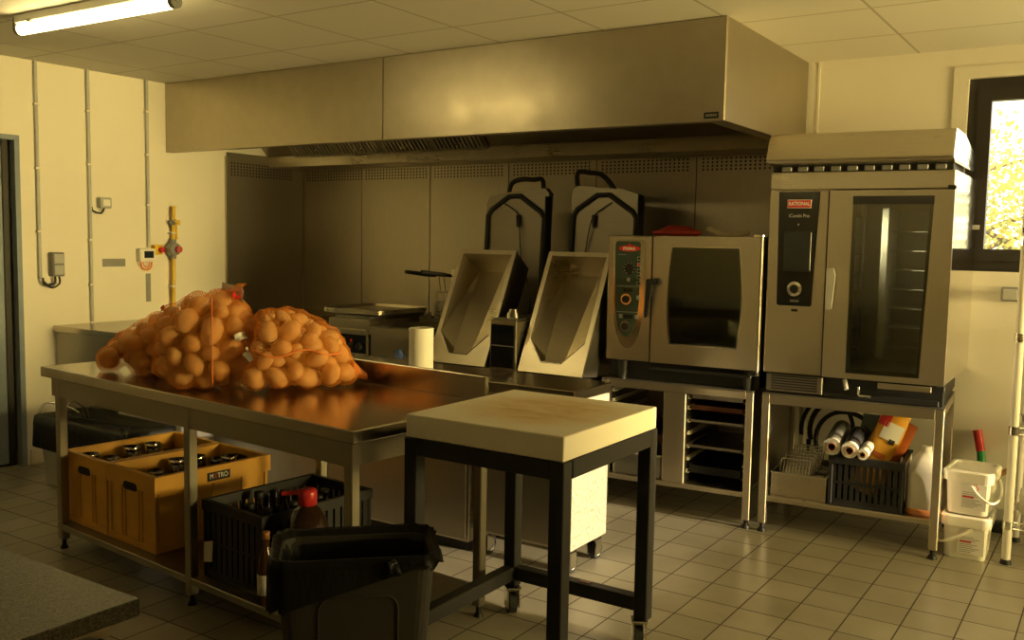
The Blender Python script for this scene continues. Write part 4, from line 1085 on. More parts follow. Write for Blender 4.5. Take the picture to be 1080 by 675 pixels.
# --- large oven
B0 = .845
ov = thing('large_combi_oven', 'large steel combi oven with black touch panel and tall dark glass door', 'oven', O(0, 0), OA)
OW, OD, OT = .852, .86, 1.862
MB().box(.0, .008, .03, OD, B0, OT, .002).box(.008, OW - .008, OD - .01, OD, B0, OT).box(.008, OW - .008, .03, OD - .01, OT - .01, OT).box(.008, OW - .008, .05, OD - .01, B0, B0 + .012).box(.008, .30, .03, OD - .01, B0 + .012, OT - .012).build('housing', M['steel'], ov)
MB().prism([(OW - .01, .03, B0), (OW, .03, B0), (OW + .052, OD, B0), (OW - .01, OD, B0)], (0, 0, OT - B0)).build('side_panel', M['steel_side'], ov)
MB().box(.0, OW, .0, .03, 1.776, OT, .003).build('top_fascia', M['steel'], ov)
cl = MB().box(.0, .288, .0, .03, B0, 1.770, .003).build('control_column', M['steel_v'], ov)
pn = MB().prism([(.045, -.004, 1.765), (.247, -.004, 1.765), (.226, -.004, 1.20), (.219, -.004, 1.192), (.062, -.004, 1.192), (.054, -.004, 1.20)], (0, .006, 0)).build('touch_panel', M['black_gloss'], cl)
MB().box(.088, .206, -.006, -.003, 1.684, 1.726, .001).build('logo_plate', M['print_white'], pn)
MB().box(.0905, .2035, -.0066, -.0055, 1.6868, 1.7232, .0005).build('logo_field', M['logo_red'], pn)
text('lettering', 'RATIONAL', .0265, at_front(.147, -.0068, 1.705), M['print_white'], pn, sx=.82, bold=.0006)
text('lettering', 'iCombi Pro', .024, at_front(.148, -.0046, 1.645), M['grey_light'], pn, sx=.9)
MB().cyl((.147, -.0035, 1.602), (.147, -.005, 1.602), .005, n=12).build('sensor', M['grey'], pn)
MB().box(.078, .212, -.0046, -.0035, 1.365, 1.565, .0005).build('display', M['screen'], pn)
kn = MB().cyl((.142, -.004, 1.278), (.142, -.016, 1.278), .040, .037, 32).cyl((.142, -.016, 1.278), (.142, -.022, 1.278), .037, .026, 32).build('dial', M['chrome'], pn)
MB().cyl((.142, -.0215, 1.278), (.142, -.024, 1.278), .022, .02, 28).build('dial_centre', M['black'], kn)
mb = MB()
for k in range(5): mb.box(.122 + k * .009, .127 + k * .009, -.0046, -.0035, 1.212, 1.222)
mb.build('panel_marks', M['print_grey'], pn)
MB().box(.128, .160, -.0012, .0, 1.163, 1.176).build('rating_mark', M['black'], cl)
# cavity behind the door
cv = MB(); X0, X1, Y0, Y1, Z0_, Z1_ = .33, .80, .03, .74, B0 + .02, 1.755
cv.box(X0 - .01, X0, Y0, Y1, Z0_, Z1_).box(X1, X1 + .01, Y0, Y1, Z0_, Z1_).box(X0, X1, Y1, Y1 + .01, Z0_, Z1_).box(X0, X1, Y0, Y1, Z1_, Z1_ + .01).box(X0, X1, Y0, Y1, Z0_ - .01, Z0_)
cav = cv.build('oven_cavity', M['cavity'], ov)
rk = MB()
for x in (X0 + .03, X1 - .03):
    for y in (.10, .66): rk.cyl((x, y, Z0_), (x, y, Z1_ - .03), .006, n=8)
    for k in range(8): rk.cyl((x, .09, Z0_ + .09 + k * .1), (x, .68, Z0_ + .09 + k * .1), .005, n=8).box(x - .018, x + .018, .09, .68, Z0_ + .075 + k * .1, Z0_ + .078 + k * .1)
rk.build('rack_rails', M['chrome'], cav)
mb = MB().box(.50, .535, .30, .70, Z0_ + .06, Z1_ - .06, .004).box(.50, .70, .66, .70, Z0_ + .06, Z1_ - .06, .004)
for k in range(7): mb.box(.535, .70, .40, .66, Z0_ + .11 + k * .1, Z0_ + .116 + k * .1)
mb.build('bright_strip_panel', M['grey_light'], cav)  # invented pale panel and ledges, standing for a bright strip in the glass
dr = MB(); dx0, dx1, dz0, dz1 = .294, OW + .001, B0, 1.770
gl = [(.404, 1.742), (.768, 1.742), (.742, .872), (.404, .872)]
dr.ring([(dx0, -.012, dz1), (dx1, -.012, dz1), (dx1, -.012, dz0), (dx0, -.012, dz0)], [(x, -.012, z) for x, z in gl], (0, .045, 0))
dr = dr.build('door', M['steel_v'], ov)
MB().prism([(x, -.009, z) for x, z in gl], (0, .006, 0)).build('door_glass', M['oven_glass'], dr)
mb = MB()
gi = [(.42, 1.715), (.75, 1.715), (.727, .892), (.42, .892)]
mb.ring([(x, .006, z) for x, z in gl], [(x, .006, z) for x, z in gi], (0, .012, 0)); mb.build('door_gasket', M['black'], dr)
MB().box(.404, .768, -.0125, -.010, 1.703, 1.742).build('glass_header', M['black_gloss'], dr)
hd = MB()
hd.cyl((.318, -.012, 1.355), (.318, -.05, 1.355), .016, n=16).prism([(.302, -.062, 1.385), (.336, -.062, 1.388), (.345, -.062, 1.35), (.334, -.062, 1.19), (.318, -.062, 1.182), (.308, -.062, 1.19)], (0, .02, 0))
hd.build('door_handle', M['grey_light'], dr)
MB().box(.288, .2945, -.004, .03, B0, 1.770).build('door_gap', M['void'], ov)
MB().box(OW - .03, OW + .006, -.016, .01, 1.772, 1.79, .003).build('upper_hinge', M['black'], ov)
MB().box(OW - .03, OW + .006, -.016, .02, B0 - .03, B0 - .002, .003).build('lower_hinge', M['black'], ov)
# base section between stand and door
ol = area('cavity_fill_lamp', O(.36, .16, 1.60), (.6, .55, -.35), .03, .25, 1.5, (1, .86, .55)); ol.rotation_euler = V((.6, .5, -.4)).to_track_quat('-Z', 'Y').to_euler()  # added fill light so the cavity shows through the door glass
bs = MB().box(.005, OW - .005, .045, OD - .02, ST + .002, B0 - .002).build('base_section', M['black_metal'], ov)
MB().box(.015, .295, .012, .044, ST + .012, B0 - .008, .003).build('grille_panel', M['steel_dark'], bs)
mb = MB()
for k in range(6): mb.box(.04, .27, .008, .013, ST + .024 + k * .013, ST + .031 + k * .013)
mb.build('grille_slots', M['void'], bs)
mb = MB(); mb.box(.30, OW - .02, .02, .044, ST + .004, ST + .03, .002); mb.build('base_rail', M['black_metal'], bs)
mb = MB(); mb.raw([(.56, -.012, B0 - .026), (.80, -.012, B0 - .03), (.80, .04, B0 - .05), (.56, .04, B0 - .05), (.56, -.012, B0 - .008), (.80, -.012, B0 - .012)], [(0, 1, 2, 3), (0, 1, 5, 4)]); mb.box(.56, .80, -.016, -.011, B0 - .035, B0 - .008, .001); mb.build('drip_tray', M['steel'], bs)
MB().cyl((.40, .02, B0 - .01), (.415, -.005, B0 - .055), .011, n=12).build('hose_nozzle', M['grey_light'], bs)
MB().tube([(.47, .01, B0 - .04), (.47, .005, B0 - .075), (.475, .0, B0 - .082), (.53, .0, B0 - .082)], .006, 8).build('drain_lever', M['chrome'], bs)
for x in (.05, OW - .05): MB().cyl((x, .08, ST), (x, .08, ST + .012), .025, n=16).build('foot', M['black'], bs)
# ventilation cap on the large oven
uv = thing('ventilation_cap', 'curved steel ventilation cap standing on the large oven', 'ventilation cap', O(0, 0, OT + .0005), OA)
MB().box(.006, OW - .012, .012, .74, 0, .034, .002).build('vent_base', M['void'], uv)
for k in range(10):
    x = .05 + k * .079; MB().box(x, x + .05, .004, .013, .003, .028, .006).build('vent_tab', M['grey'], uv)
prof = [(.006, .034), (-.085, .045)] + [(-.085 + .088 * (1 - cos(a)), .045 + .145 * sin(a)) for a in [radians(q) for q in (12, 25, 38, 52, 66, 78, 90)]] + [(.02, .192), (.52, .192), (.62, .034)]
prof = [(.006, .034), (-.088, .048), (-.084, .062), (-.076, .085), (-.062, .115), (-.044, .145), (-.026, .168), (-.006, .186), (.004, .190), (.30, .190), (.74, .115), (.74, .034)]
MB().prism([(-.006, y, z) for y, z in prof], (OW - .006, 0, 0), smooth=True).build('canopy', M['steel'], uv)
MB().prism([(OW - .0115 + max(0, y) * .062, y, z) for y, z in prof], (.005, 0, 0)).build('end_cheek', M['steel_side'], uv)

# --- small oven
so = thing('small_combi_oven', 'small steel combi oven with dark green oval control panel and dials', 'oven', O(-.885, 0), OA)
SW, SD, S0, S1 = .862, .74, B0, 1.535
MB().box(0, SW, .03, .034 + .004, S0, S1).box(0, .008, .03, SD, S0, S1, .002).box(SW - .008, SW, .03, SD, S0, S1, .002).box(0, SW, SD - .01, SD, S0, S1).box(0, SW, .03, SD, S1 - .008, S1, .002).box(0, SW, .03, SD, S0, S0 + .008).build('housing', M['steel'], so) if False else MB().box(0, .262, .03, SD, S0, S1, .003).box(.262, SW, .50, SD, S0, S1, .002).box(.262, SW, .03, .50, S1 - .03, S1).box(.262, SW, .03, .50, S0, S0 + .03).box(SW - .05, SW, .03, .50, S0 + .03, S1 - .03).build('housing', M['steel'], so)
cc = MB().box(.0, .258, .0, .03, S0, S1, .004).build('control_column', M['steel_v'], so)
def oval(sx, sz, cx=.128, top=1.512, off=0.0):
    pts = []
    zt, zb, wt = top, 1.03, .094
    for u in range(5): pts.append((cx - wt * sx + .015 * (1 - cos(radians(u * 22.5))), zt - .015 + .015 * sin(radians(u * 22.5))))
    for u in range(5): pts.append((cx + wt * sx - .015 + .015 * sin(radians(u * 22.5)), zt - .015 + .015 * cos(radians(u * 22.5))))
    for u in range(1, 16):
        a = pi * u / 16
        # widest two thirds up, narrowing to a round tip
        pts.append((cx + cos(a) * wt * sx * (1.0 if sin(a) < .3 else 1.0), 1.24 - sin(a) ** .85 * .33 * sz))
    return pts
MB().prism([(x, -.006, z) for x, z in oval(1.0, 1.0)], (0, .007, 0)).build('panel_rim', M['chrome'], cc)
gp = MB().prism([(x, -.008, z) for x, z in oval(.78, .80, .120, 1.503)], (0, .004, 0)).build('control_panel', M['dark_green'], cc)
mb = MB(); mb.prism([(.128 + .062 * cos(a), -.0095, 1.464 + .017 * sin(a)) for a in [2 * pi * k / 24 for k in range(24)]], (0, .002, 0)); mb.prism([(.128 - .012, -.0095, 1.478), (.128 + .012, -.0095, 1.478), (.128, -.0095, 1.492)], (0, .002, 0)); mb.build('logo_field', M['logo_red'], gp)
text('lettering', 'FRIMA', .024, at_front(.128, -.0098, 1.462), M['print_white'], gp, sx=1.1, bold=.0004)
mb = MB()
for z in (1.255, 1.112): mb.box(.06, .195, -.0088, -.0078, z, z + .003)
mb.box(.062, .11, -.0088, -.0078, 1.428, 1.431); mb.build('panel_lines', M['print_grey'], gp)
for k in range(5):
    kb = MB().box(.176, .198, -.0095, -.0075, 1.400 - k * .034, 1.420 - k * .034, .001).build('function_key', M['print_grey'], gp)
    MB().box(.180, .194, -.0102, -.0092, 1.404 - k * .034, 1.416 - k * .034).build('key_symbol', M['logo_red' if k == 1 else 'screen'], kb)
mb = MB().cyl((.13, -.008, 1.355), (.13, -.010, 1.355), .036, n=24); mb.build('mode_dial', M['black'], gp)
mb = MB()
for k in range(9):
    a = radians(-40 + k * 35); mb.box(.13 + .03 * cos(a) - .003, .13 + .03 * cos(a) + .003, -.0108, -.0098, 1.355 + .03 * sin(a) - .003, 1.355 + .03 * sin(a) + .003)
mb.build('dial_marks', M['print_grey'], gp)
MB().cyl((.128, -.008, 1.292), (.128, -.012, 1.292), .010, n=16).build('start_button', M['grey_light'], gp)
for z, w in ((1.185, 0), (1.035, 1)):
    d = MB().cyl((.122, -.008, z), (.122, -.024, z), .034, .031, 28).build('dial', M['chrome'], gp)
    MB().cyl((.122, -.0235, z), (.122, -.034, z), .022, .02, 24).build('dial_cap', M['black'], d)
MB().box(.10, .155, -.0095, -.0078, 1.225, 1.245).build('display', M['screen'], gp)
MB().box(.105, .16, -.0095, -.0078, 1.077, 1.099).build('display', M['screen'], gp)
for x, z in ((.178, 1.185), (.077, 1.078), (.172, 1.078)): MB().box(x, x + .02, -.0095, -.0075, z, z + .022, .001).build('function_key', M['print_grey'], gp)
# door
mb = MB(); ex0, ex1 = .268, SW + .002
def barrel(x0, x1, z0, z1, bul, n=8):
    pts = []
    for k in range(n + 1): t = k / n; pts.append((x0 - bul * sin(pi * t) + bul * .0, z1 - (z1 - z0) * t))
    for k in range(n + 1): t = k / n; pts.append((x1 + bul * sin(pi * t), z0 + (z1 - z0) * t))
    return pts
gb = barrel(.376, .738, .955, 1.475, .02)
def outer_like(pts, x0, x1, z0, z1):
    n = len(pts) // 2; out = []
    for k in range(n): t = k / (n - 1); out.append((x0, z1 - (z1 - z0) * t))
    for k in range(n): t = k / (n - 1); out.append((x1, z0 + (z1 - z0) * t))
    return out
ob = outer_like(gb, ex0, ex1, S0, S1 - .004)
mb.ring([(x, -.01, z) for x, z in ob], [(x, -.01, z) for x, z in gb], (0, .042, 0)); sd = mb.build('door', M['steel_v'], so)
MB().prism([(x, -.006, z) for x, z in gb], (0, .006, 0)).build('door_glass', M['oven_glass_green'], sd)
gi = barrel(.388, .726, .967, 1.463, .02)
mb = MB(); mb.ring([(x, -.0115, z) for x, z in barrel(.37, .744, .949, 1.481, .02)], [(x, -.0115, z) for x, z in gb], (0, .003, 0)); mb.build('window_trim', M['chrome'], sd)
MB().box(.2585, .2675, .0, .03, S0, S1).build('door_gap', M['void'], so)
MB().cyl((.30, -.01, 1.29), (.30, -.05, 1.29), .017, n=16).cyl((.30, -.045, 1.29), (.268, -.05, 1.285), .016, n=14).prism([(.252, -.064, 1.30), (.276, -.064, 1.305), (.283, -.064, 1.27), (.262, -.064, 1.10), (.248, -.064, 1.09), (.246, -.064, 1.12)], (0, .024, 0)).build('door_handle', M['black'], sd)
MB().cyl((SW - .006, -.016, S0 - .02), (SW - .006, -.016, S1 + .012), .007, n=10).build('hinge_rod', M['steel_dark'], so)
MB().box(SW - .05, SW + .004, -.022, .02, S1, S1 + .014, .003).build('upper_hinge', M['chrome'], so)
MB().box(SW - .05, SW + .004, -.022, .02, S0 - .026, S0 - .004, .003).build('lower_hinge', M['chrome'], so)
iv = MB(); iv.box(.27, .275, .036, .49, S0 + .03, S1 - .03).box(.27, SW - .05, .48, .495, S0 + .03, S1 - .03)
iv.build('oven_cavity', M['cavity'], so)
mb = MB()
for x in (.30, SW - .08):
    for k in range(6): mb.cyl((x, .06, S0 + .09 + k * .09), (x, .46, S0 + .09 + k * .09), .005, n=6)
    mb.cyl((x, .08, S0 + .031), (x, .08, S1 - .031), .006, n=6)
mb.build('rack_rails', M['chrome'], so)
sb = MB().box(.012, SW - .012, .06, SD - .02, ST + .002, S0 - .002).build('base_section', M['black_metal'], so)
MB().box(.26, SW - .04, .0, .05, S0 - .045, S0 - .026, .004).build('drip_rail', M['black'], sb)
for x in (.09, SW - .07): MB().cyl((x, .04, ST), (x, .04, S0 - .002), .022, .03, n=16).build('foot', M['black'], sb)

# things lying on the small oven
gz = S1 + .001
gv = thing('red_glove', 'red silicone oven glove lying on top of the small oven', 'oven glove', O(-.885 + .30, .30, gz), OA)
mb = MB()
def glove(u, v):
    a = 2 * pi * v; x = -.13 + .25 * u; w = .06 * (sin(pi * min(1, .12 + u * .95)) ** .5); hgt = .010 + .022 * sin(pi * min(1, u * 1.02)) ** .7
    return V((x, w * cos(a) + .015 * sin(u * 5), max(.0, hgt + hgt * sin(a) + .005 * sin(9 * u + 3 * cos(a)))))
mb.grid(glove, 26, 18); mb.build('palm', M['silicone'], gv)
MB().tube(smooth_path([(-.13, -.07, .020), (-.02, -.085, .022), (.08, -.06, .022), (.15, -.05, .020)], 5), [.008, .010, .012, .014, .016, .017, .018, .018, .018, .018, .018, .017, .016, .015, .014, .012][:16], 8).build('thumb', M['silicone'], gv)
cl_ = thing('kitchen_cloth', 'cream rolled kitchen cloth beside the red glove on the small oven', 'cloth', O(-.885 + .43, .31, gz), OA)
MB().tube(smooth_path([(.03, 0, .045), (.07, .0, .038), (.12, -.01, .018), (.18, -.005, .012), (.24, .0, .018), (.27, .005, .030)], 5), [.008, .014, .018, .02, .02, .019, .018, .018, .018, .017, .016, .015, .014, .013, .012, .012, .012, .012, .012, .012, .013, .013, .013, .012, .010, .006], 8).build('rolled_cloth', M['cloth'], cl_)

# ------------------------------------------------------------------ things on the shelf under the large oven
SH = .1925
gn = thing('steel_pan', 'steel container of wire racks on the stand shelf, left of the black crate', 'container', O(.052, .048, SH), OA)
o_ = [(0, 0), (.278, 0), (.278, .42), (0, .42)]; i_ = [(.006, .006), (.272, .006), (.272, .414), (.006, .414)]
mb = MB(); mb.ring([(x, y, 0) for x, y in o_], [(x, y, 0) for x, y in i_], (0, 0, .125)); mb.box(.006, .272, .006, .414, 0, .004); mb.build('walls', M['steel'], gn)
mb = MB(); mb.ring([(x + (-.006 if x == 0 else .006), y + (-.006 if y == 0 else .006), .121) for x, y in o_], [(x, y, .121) for x, y in o_], (0, 0, .005)); mb.build('rim', M['chrome'], gn)
def wire_rack(label, p, rx, rz_, w=.20, d=.15, group=None):
    r = thing('wire_rack', label, 'wire rack', p, 0, group)
    r.rotation_euler = (rx, .0, rz_)
    MB().tube([(0, 0, 0), (w, 0, 0), (w, d, 0), (0, d, 0)], .005, 6, True).build('rack_frame', M['chrome'], r)
    mb = MB()
    for k in range(1, 9): mb.cyl((w * k / 9, 0, .0), (w * k / 9, d, .0), .003, n=5)
    mb.build('rack_wires', M['chrome'], r)
    return r
for k in range(6):
    wire_rack('wire rack leaning in the stack inside the steel container', O(.08 + .006 * k, .085 + .042 * k, SH + .075 + .006 * k), radians(50 + 3 * k), OA + radians(2 - 2 * k), .15, .13, 'wire racks in the steel container')
for k, q in enumerate(((.20, .05, .10), (.21, .12, .115), (.215, .2, .12))):
    wire_rack('wire rack lying low at the right of the steel container', O(.03 + q[0], q[1] + .03, SH + q[2] - .01), radians(12 - 5 * k), OA + radians(3 * k - 3), .085, .12, 'low wire racks in the steel container')
bk = open_crate('black_crate', 'black slatted crate of film rolls and orange packets under the large oven', O(.345, .02, SH), OA, .35, .36, .255, M['black'], 11, None, .018)
MB().box(.352, .356, .05, .30, .06, .25, .002).build('side_label', M['print_white'], bk)
def roll(label, x, z, r, mat, back, wrap=None):
    a = V((x, -.03, z)); b = V(back)
    o = thing('film_roll', label, 'film roll', O(0, 0), OA)
    d = (b - a).normalized()
    MB().pipe(a, b, r, r * .52, 28).build('film', mat, o)
    MB().pipe(a - d * .008, b + d * .004, r * .54, r * .43, 20).build('cardboard_core', M['card'], o)
    if wrap: MB().pipe(a + d * .03, b - d * .01, r * 1.02, r * .98, 28).build('wrapper', wrap, o)
    return o
M['film_grey'] = plain('grey_film', (.42, .41, .38), .25)
M['film_white'] = plain('white_film', (.8, .78, .72), .25)
M['film_dark'] = plain('dark_foil_wrap', (.05, .05, .06), .2)
roll('thick grey film roll poking out of the black crate, leftmost', .362, SH + .255 + .052, .043, M['film_grey'], (.350, .33, SH + .255 + .085), plain('grey_wrapper', (.14, .14, .13), .4))
roll('white film roll with dark core, middle of the three rolls', .447, SH + .255 + .044, .040, M['film_white'], (.442, .26, SH + .255 + .078), M['film_dark'])
roll('thin white film roll, rightmost and smallest of the three', .510, SH + .255 + .030, .027, M['film_white'], (.510, .15, SH + .255 + .04))
def packet(label, base, w, t, hgt, tilt, lean, mat, extras):
    p = thing('packet', label, 'packet', base, OA)
    R_ = Matrix.Rotation(tilt, 4, 'Y') @ Matrix.Rotation(lean, 4, 'X')
    def f(u, v):
        a = 2 * pi * u; z = hgt * v; k = .35 + .65 * sin(pi * min(1, max(0, v * .9 + .08))) ** .45
        x = w / 2 * cos(a); y = t / 2 * sin(a) * k * (1 + .15 * sin(7 * v + 3 * cos(a)))
        return R_ @ V((x + .004 * sin(11 * v), y, z))
    mb = MB(); mb.grid(f, 20, 16); mb.build('wrapper', mat, p)
    for nm, x0, x1, z0, z1, m_ in extras:
        MB().grid(lambda u, v: R_ @ V((x0 + (x1 - x0) * u, -t / 2 * (.95 - (abs(x0 + (x1 - x0) * u) / (w / 2)) ** 2 * .55) - .006, z0 + (z1 - z0) * v)), 6, 4).build(nm, m_, p)
    return p
packet('yellow and orange packet with red print leaning in the black crate', O(.474, .175, SH + .055), .14, .06, .46, radians(21), radians(-6), M['orange_pack'],
       (('white_panel', -.03, .065, .30, .39, M['print_white']), ('red_print', -.062, -.01, .36, .43, M['logo_red']), ('dark_print', .02, .05, .285, .31, M['black']), ('red_print', -.05, .04, .20, .225, M['orange_deep'])))
packet('deep orange packet leaning behind the yellow one in the crate', O(.502, .248, SH + .055), .13, .05, .40, radians(25), radians(-6), M['orange_deep'], ())
packet('dark green packet at the back of the black crate', O(.43, .322, SH + .05), .14, .04, .42, radians(14), radians(-4), M['dark_green'], ())
jc = thing('jerrycan', 'milky plastic jerrycan with orange residue behind the right stand leg', 'jerrycan', O(.783, .145, SH), OA)
mb = MB()
def jr(w, d, r, z): return rr_ring(w, d, r, z)
mb.loft([jr(.13, .17, .03, 0), jr(.15, .19, .03, .012), jr(.15, .19, .03, .21), jr(.125, .165, .04, .262), jr(.075, .09, .03, .295), jr(.05, .05, .024, .305), jr(.046, .046, .022, .33), jr(.04, .04, .019, .33)])
mb.build('body', M['milky'], jc)
MB().loft([jr(.146, .186, .03, .002), jr(.153, .193, .03, .008), jr(.153, .193, .03, .028), jr(.15, .19, .03, .032)]).build('orange_residue', plain('orange_residue', (.7, .28, .1), .4), jc)
MB().box(-.0775, -.0755, -.05, .05, .06, .14, .0005).build('side_label', M['logo_red'], jc)
hs = thing('black_hose', 'coiled black hoses hanging at the wall behind the crate under the large oven', 'hose', (0, 0, 0))
mb = MB()
def loop(cx, cz, rx, rz_, y, a0, a1, n=22): return [O(cx + rx * cos(radians(a0 + (a1 - a0) * k / n)), y + .012 * sin(k * .5), cz + rz_ * sin(radians(a0 + (a1 - a0) * k / n))) for k in range(n + 1)]
mb.tube(loop(.30, .46, .17, .18, .60, -20, 200), .014, 8); mb.tube(loop(.33, .42, .16, .16, .57, -30, 210), .013, 8); mb.tube(loop(.22, .45, .14, .19, .62, 0, 190), .012, 8)
mb.tube([O(.13, .58, .40), O(.125, .58, .28), O(.12, .57, SH + .014), O(.20, .56, SH + .014)], .014, 8)
mb.build('hoses', M['rubber'], hs)
tag_ = MB().box(-.04, .04, -.02, .02, 0, .10, .006).build('pump_box', M['grey_light'], loc=O(.30, .515, SH), rz=OA); tag(tag_, 'grey plastic box standing behind the left film roll', 'box')
# ------------------------------------------------------------------ buckets, brooms, rack at the right
def bucket(label, p, rz_, hd_):
    haz = hd_ > 0
    b = thing('white_bucket', label, 'bucket', p, rz_)
    w, d, hh = .20, .26, .215
    mb = MB(); mb.loft([rr_ring(w * .88, d * .88, .03, 0), rr_ring(w * .9, d * .9, .03, .006), rr_ring(w * .985, d * .985, .03, hh - .05)], smooth=False); mb.build('tub', M['bucket'], b)
    mb = MB(); mb.loft([rr_ring(w, d, .032, hh - .055), rr_ring(w + .022, d + .022, .036, hh - .052), rr_ring(w + .026, d + .026, .036, hh - .008), rr_ring(w + .012, d + .012, .034, hh), rr_ring(w - .012, d - .012, .03, hh), rr_ring(w - .02, d - .02, .03, hh - .009)], smooth=False); mb.build('lid', M['bucket'], b)
    fy_ = -d / 2 - .004
    lb_ = MB(); lb_.box(-.03, .085, fy_ + .006, fy_ + .011, .03, .155, .0005)
    lo = lb_.build('paper_label', M['print_white'], b); 
    mk = MB()
    for k in range(9): mk.box(-.022, .03 + .045 * ((k * 7 % 5) / 5), fy_ + .0045, fy_ + .0062, .04 + k * .009, .043 + k * .009)
    mk.build('label_lines', M['print_grey'], lo)
    mk = MB(); mk.box(-.02, .03, fy_ + .0042, fy_ + .006, .088, .095); c_ = .135; q = .018
    if haz: mk.ring([(.035 - q, fy_ + .0042, c_), (.035, fy_ + .0042, c_ + q), (.035 + q, fy_ + .0042, c_), (.035, fy_ + .0042, c_ - q)], [(.035 - q * .75, fy_ + .0042, c_), (.035, fy_ + .0042, c_ + q * .75), (.035 + q * .75, fy_ + .0042, c_), (.035, fy_ + .0042, c_ - q * .75)], (0, .0015, 0))
    mk.build('label_red_marks', M['logo_red'], lo)
    lug = MB().cyl((.02, fy_ - .004, hh - .07), (.02, fy_ + .012, hh - .07), .014, n=14).build('handle_lug', M['bucket'], b)
    if hd_ > 0: pts = [(.02, fy_ - .006, hh - .07), (.06, fy_ - .02, hh - .11), (.11, fy_ - .02, hh - .135), (.135, fy_ + .06, hh - .125), (.128, fy_ + .16, hh - .09), (.105, d / 2 - .02, hh - .07)]
    else: pts = [(.02, fy_ - .006, hh - .07), (-.03, fy_ - .018, hh - .10), (-.10, fy_ - .016, hh - .135), (-.128, fy_ + .03, hh - .125), (-.124, fy_ + .16, hh - .10), (-.105, d / 2 - .02, hh - .07)]
    MB().tube(smooth_path(pts, 5), .006, 8).build('handle', M['bucket'], b)
    return b
bucket('white lidded bucket on the floor, lower one of the two stacked', (-.59, 5.02, 0), radians(1), -1)
bucket('white lidded bucket stacked on top of the other, with hazard label', (-.585, 5.03, .217), radians(-2), 1)
br = thing('broom', 'broom with red grip on a green handle leaning at the wall behind the buckets', 'broom', (0, 0, 0))
MB().cyl((-.57, 5.50, .03), (-.618, 5.60, .40), .021, n=14).build('green_handle', M['green'], br)
MB().cyl((-.618, 5.60, .40), (-.645, 5.62, .51), .023, n=14).build('red_grip', M['red'], br)
MB().box(-.66, -.46, 5.46, 5.52, .0, .06, .01).build('broom_head', M['black'], br)
wb = thing('wooden_handle', 'bare wooden broom handle slanting behind the wire rack post', 'broom handle', (0, 0, 0))
MB().cyl((-.55, 5.43, .285), (-.05, 5.60, .66), .014, n=12).build('shaft', M['wood'], wb)
MB().tube([(-.05, 5.60, .66), (-.035, 5.605, .672)], .0145, 10).build('shaft_end', M['wood'], wb)
MB().cyl((-.55, 5.43, .285), (-.55, 5.43, .0), .012, n=10).build('stand_foot', M['black'], wb)
sk = thing('wall_socket', 'grey socket box on the wall below the window', 'socket', (-.525, YB, 1.258))
MB().box(-.045, .045, -.05, -.001, -.038, .038, .006).build('housing', M['grey'], sk)
MB().box(-.034, .034, -.055, -.049, -.028, .028, .004).build('hinged_lid', M['grey_light'], sk)
# wire rack
rk_ = thing('wire_shelving', 'chrome wire shelving with stacked plates at the right edge', 'shelving', (-.412, 4.95, 0))
RW, RD = .90, .42
for x in (0, RW):
    for y in (0, RD):
        po = MB().cyl((x, y, .02), (x, y, 1.95), .020, n=18).build('post', M['white'], rk_)
        MB().cyl((x, y, 0), (x, y, .024), .026, .022, n=14).build('foot', M['black'], po)
for z in (.205, .66, 1.10, 1.55, 1.93):
    mb = MB()
    for dz in (0, -.03):
        mb.tube([(0, 0, z + dz), (RW, 0, z + dz), (RW, RD, z + dz), (0, RD, z + dz)], .0035, 6, True)
    n = 24
    for k in range(n * 2): mb.cyl((RW * k / (n * 2), 0, z - (0 if k % 2 == 0 else .03)), (RW * (k + 1) / (n * 2), 0, z - (.03 if k % 2 == 0 else 0)), .002, n=5)
    for k in range(1, 30): mb.cyl((RW * k / 30, 0, z), (RW * k / 30, RD, z), .002, n=5)
    for k in range(10): mb.cyl((0, RD * k / 10, z - (0 if k % 2 == 0 else .03)), (0, RD * (k + 1) / 10, z - (.03 if k % 2 == 0 else 0)), .002, n=5)
    for x in (0, RW):
        for y in (0, RD): mb.cyl((x, y, z - .035), (x, y, z + .006), .024, n=14)
    mb.build('wire_shelf', M['chrome'], rk_)
def plate(p, r, lab, grp):
    o = thing('plate', lab, 'plate', p, 0, grp)
    MB().lathe([(0, .004), (r * .58, .003), (r * .6, 0), (r * .64, 0), (r * .66, .006), (r, .024), (r * .995, .028), (r * .64, .010), (0, .008)], n=40).build('dish', M['white_gloss'], o)
    return o
p0 = None
for k in range(9):
    z = .2085 + k * .0125
    if p0 is None: p0 = plate((-.412 + .165, 5.10, z), .135, 'white china plate in the stack on the lowest wire shelf', 'stacked plates on the lowest wire shelf')
    else: q = copy_tree(p0); q.location = (-.412 + .165 + random.uniform(-.003, .003), 5.10 + random.uniform(-.003, .003), z)
cbx = thing('storage_box', 'brown and white box on the second wire shelf at the right edge', 'box', (-.40 + .035, 4.98, .6635))
MB().box(0, .25, 0, .3, 0, .10, .004).build('box_body', M['white'], cbx)
MB().box(-.004, .254, -.004, .304, .10, .14, .004).build('box_lid', M['cloth'], cbx)
MB().box(.004, .25, .01, .3, .1405, .17, .004).build('top_tray', M['wood'], cbx)
pc = thing('power_cable', 'black power cable with plug hanging from the wire shelving by the window', 'cable', (-.412, 4.95, 0))
MB().tube(smooth_path([(.10, .01, 1.939), (.05, -.012, 1.942), (.03, -.028, 1.93), (.016, -.034, 1.85), (.010, -.034, 1.72), (.005, -.034, 1.62)], 5), .004, 8).build('cord', M['rubber'], pc)
MB().cyl((.005, -.034, 1.625), (.005, -.034, 1.60), .007, .012, 10).box(-.014, .024, -.046, -.022, 1.575, 1.602, .005).build('plug_body', M['black'], pc)
MB().cyl((-.004, -.034, 1.578), (-.004, -.034, 1.558), .0025, n=6).cyl((.014, -.034, 1.578), (.014, -.034, 1.558), .0025, n=6).build('plug_pins', M['chrome'], pc)
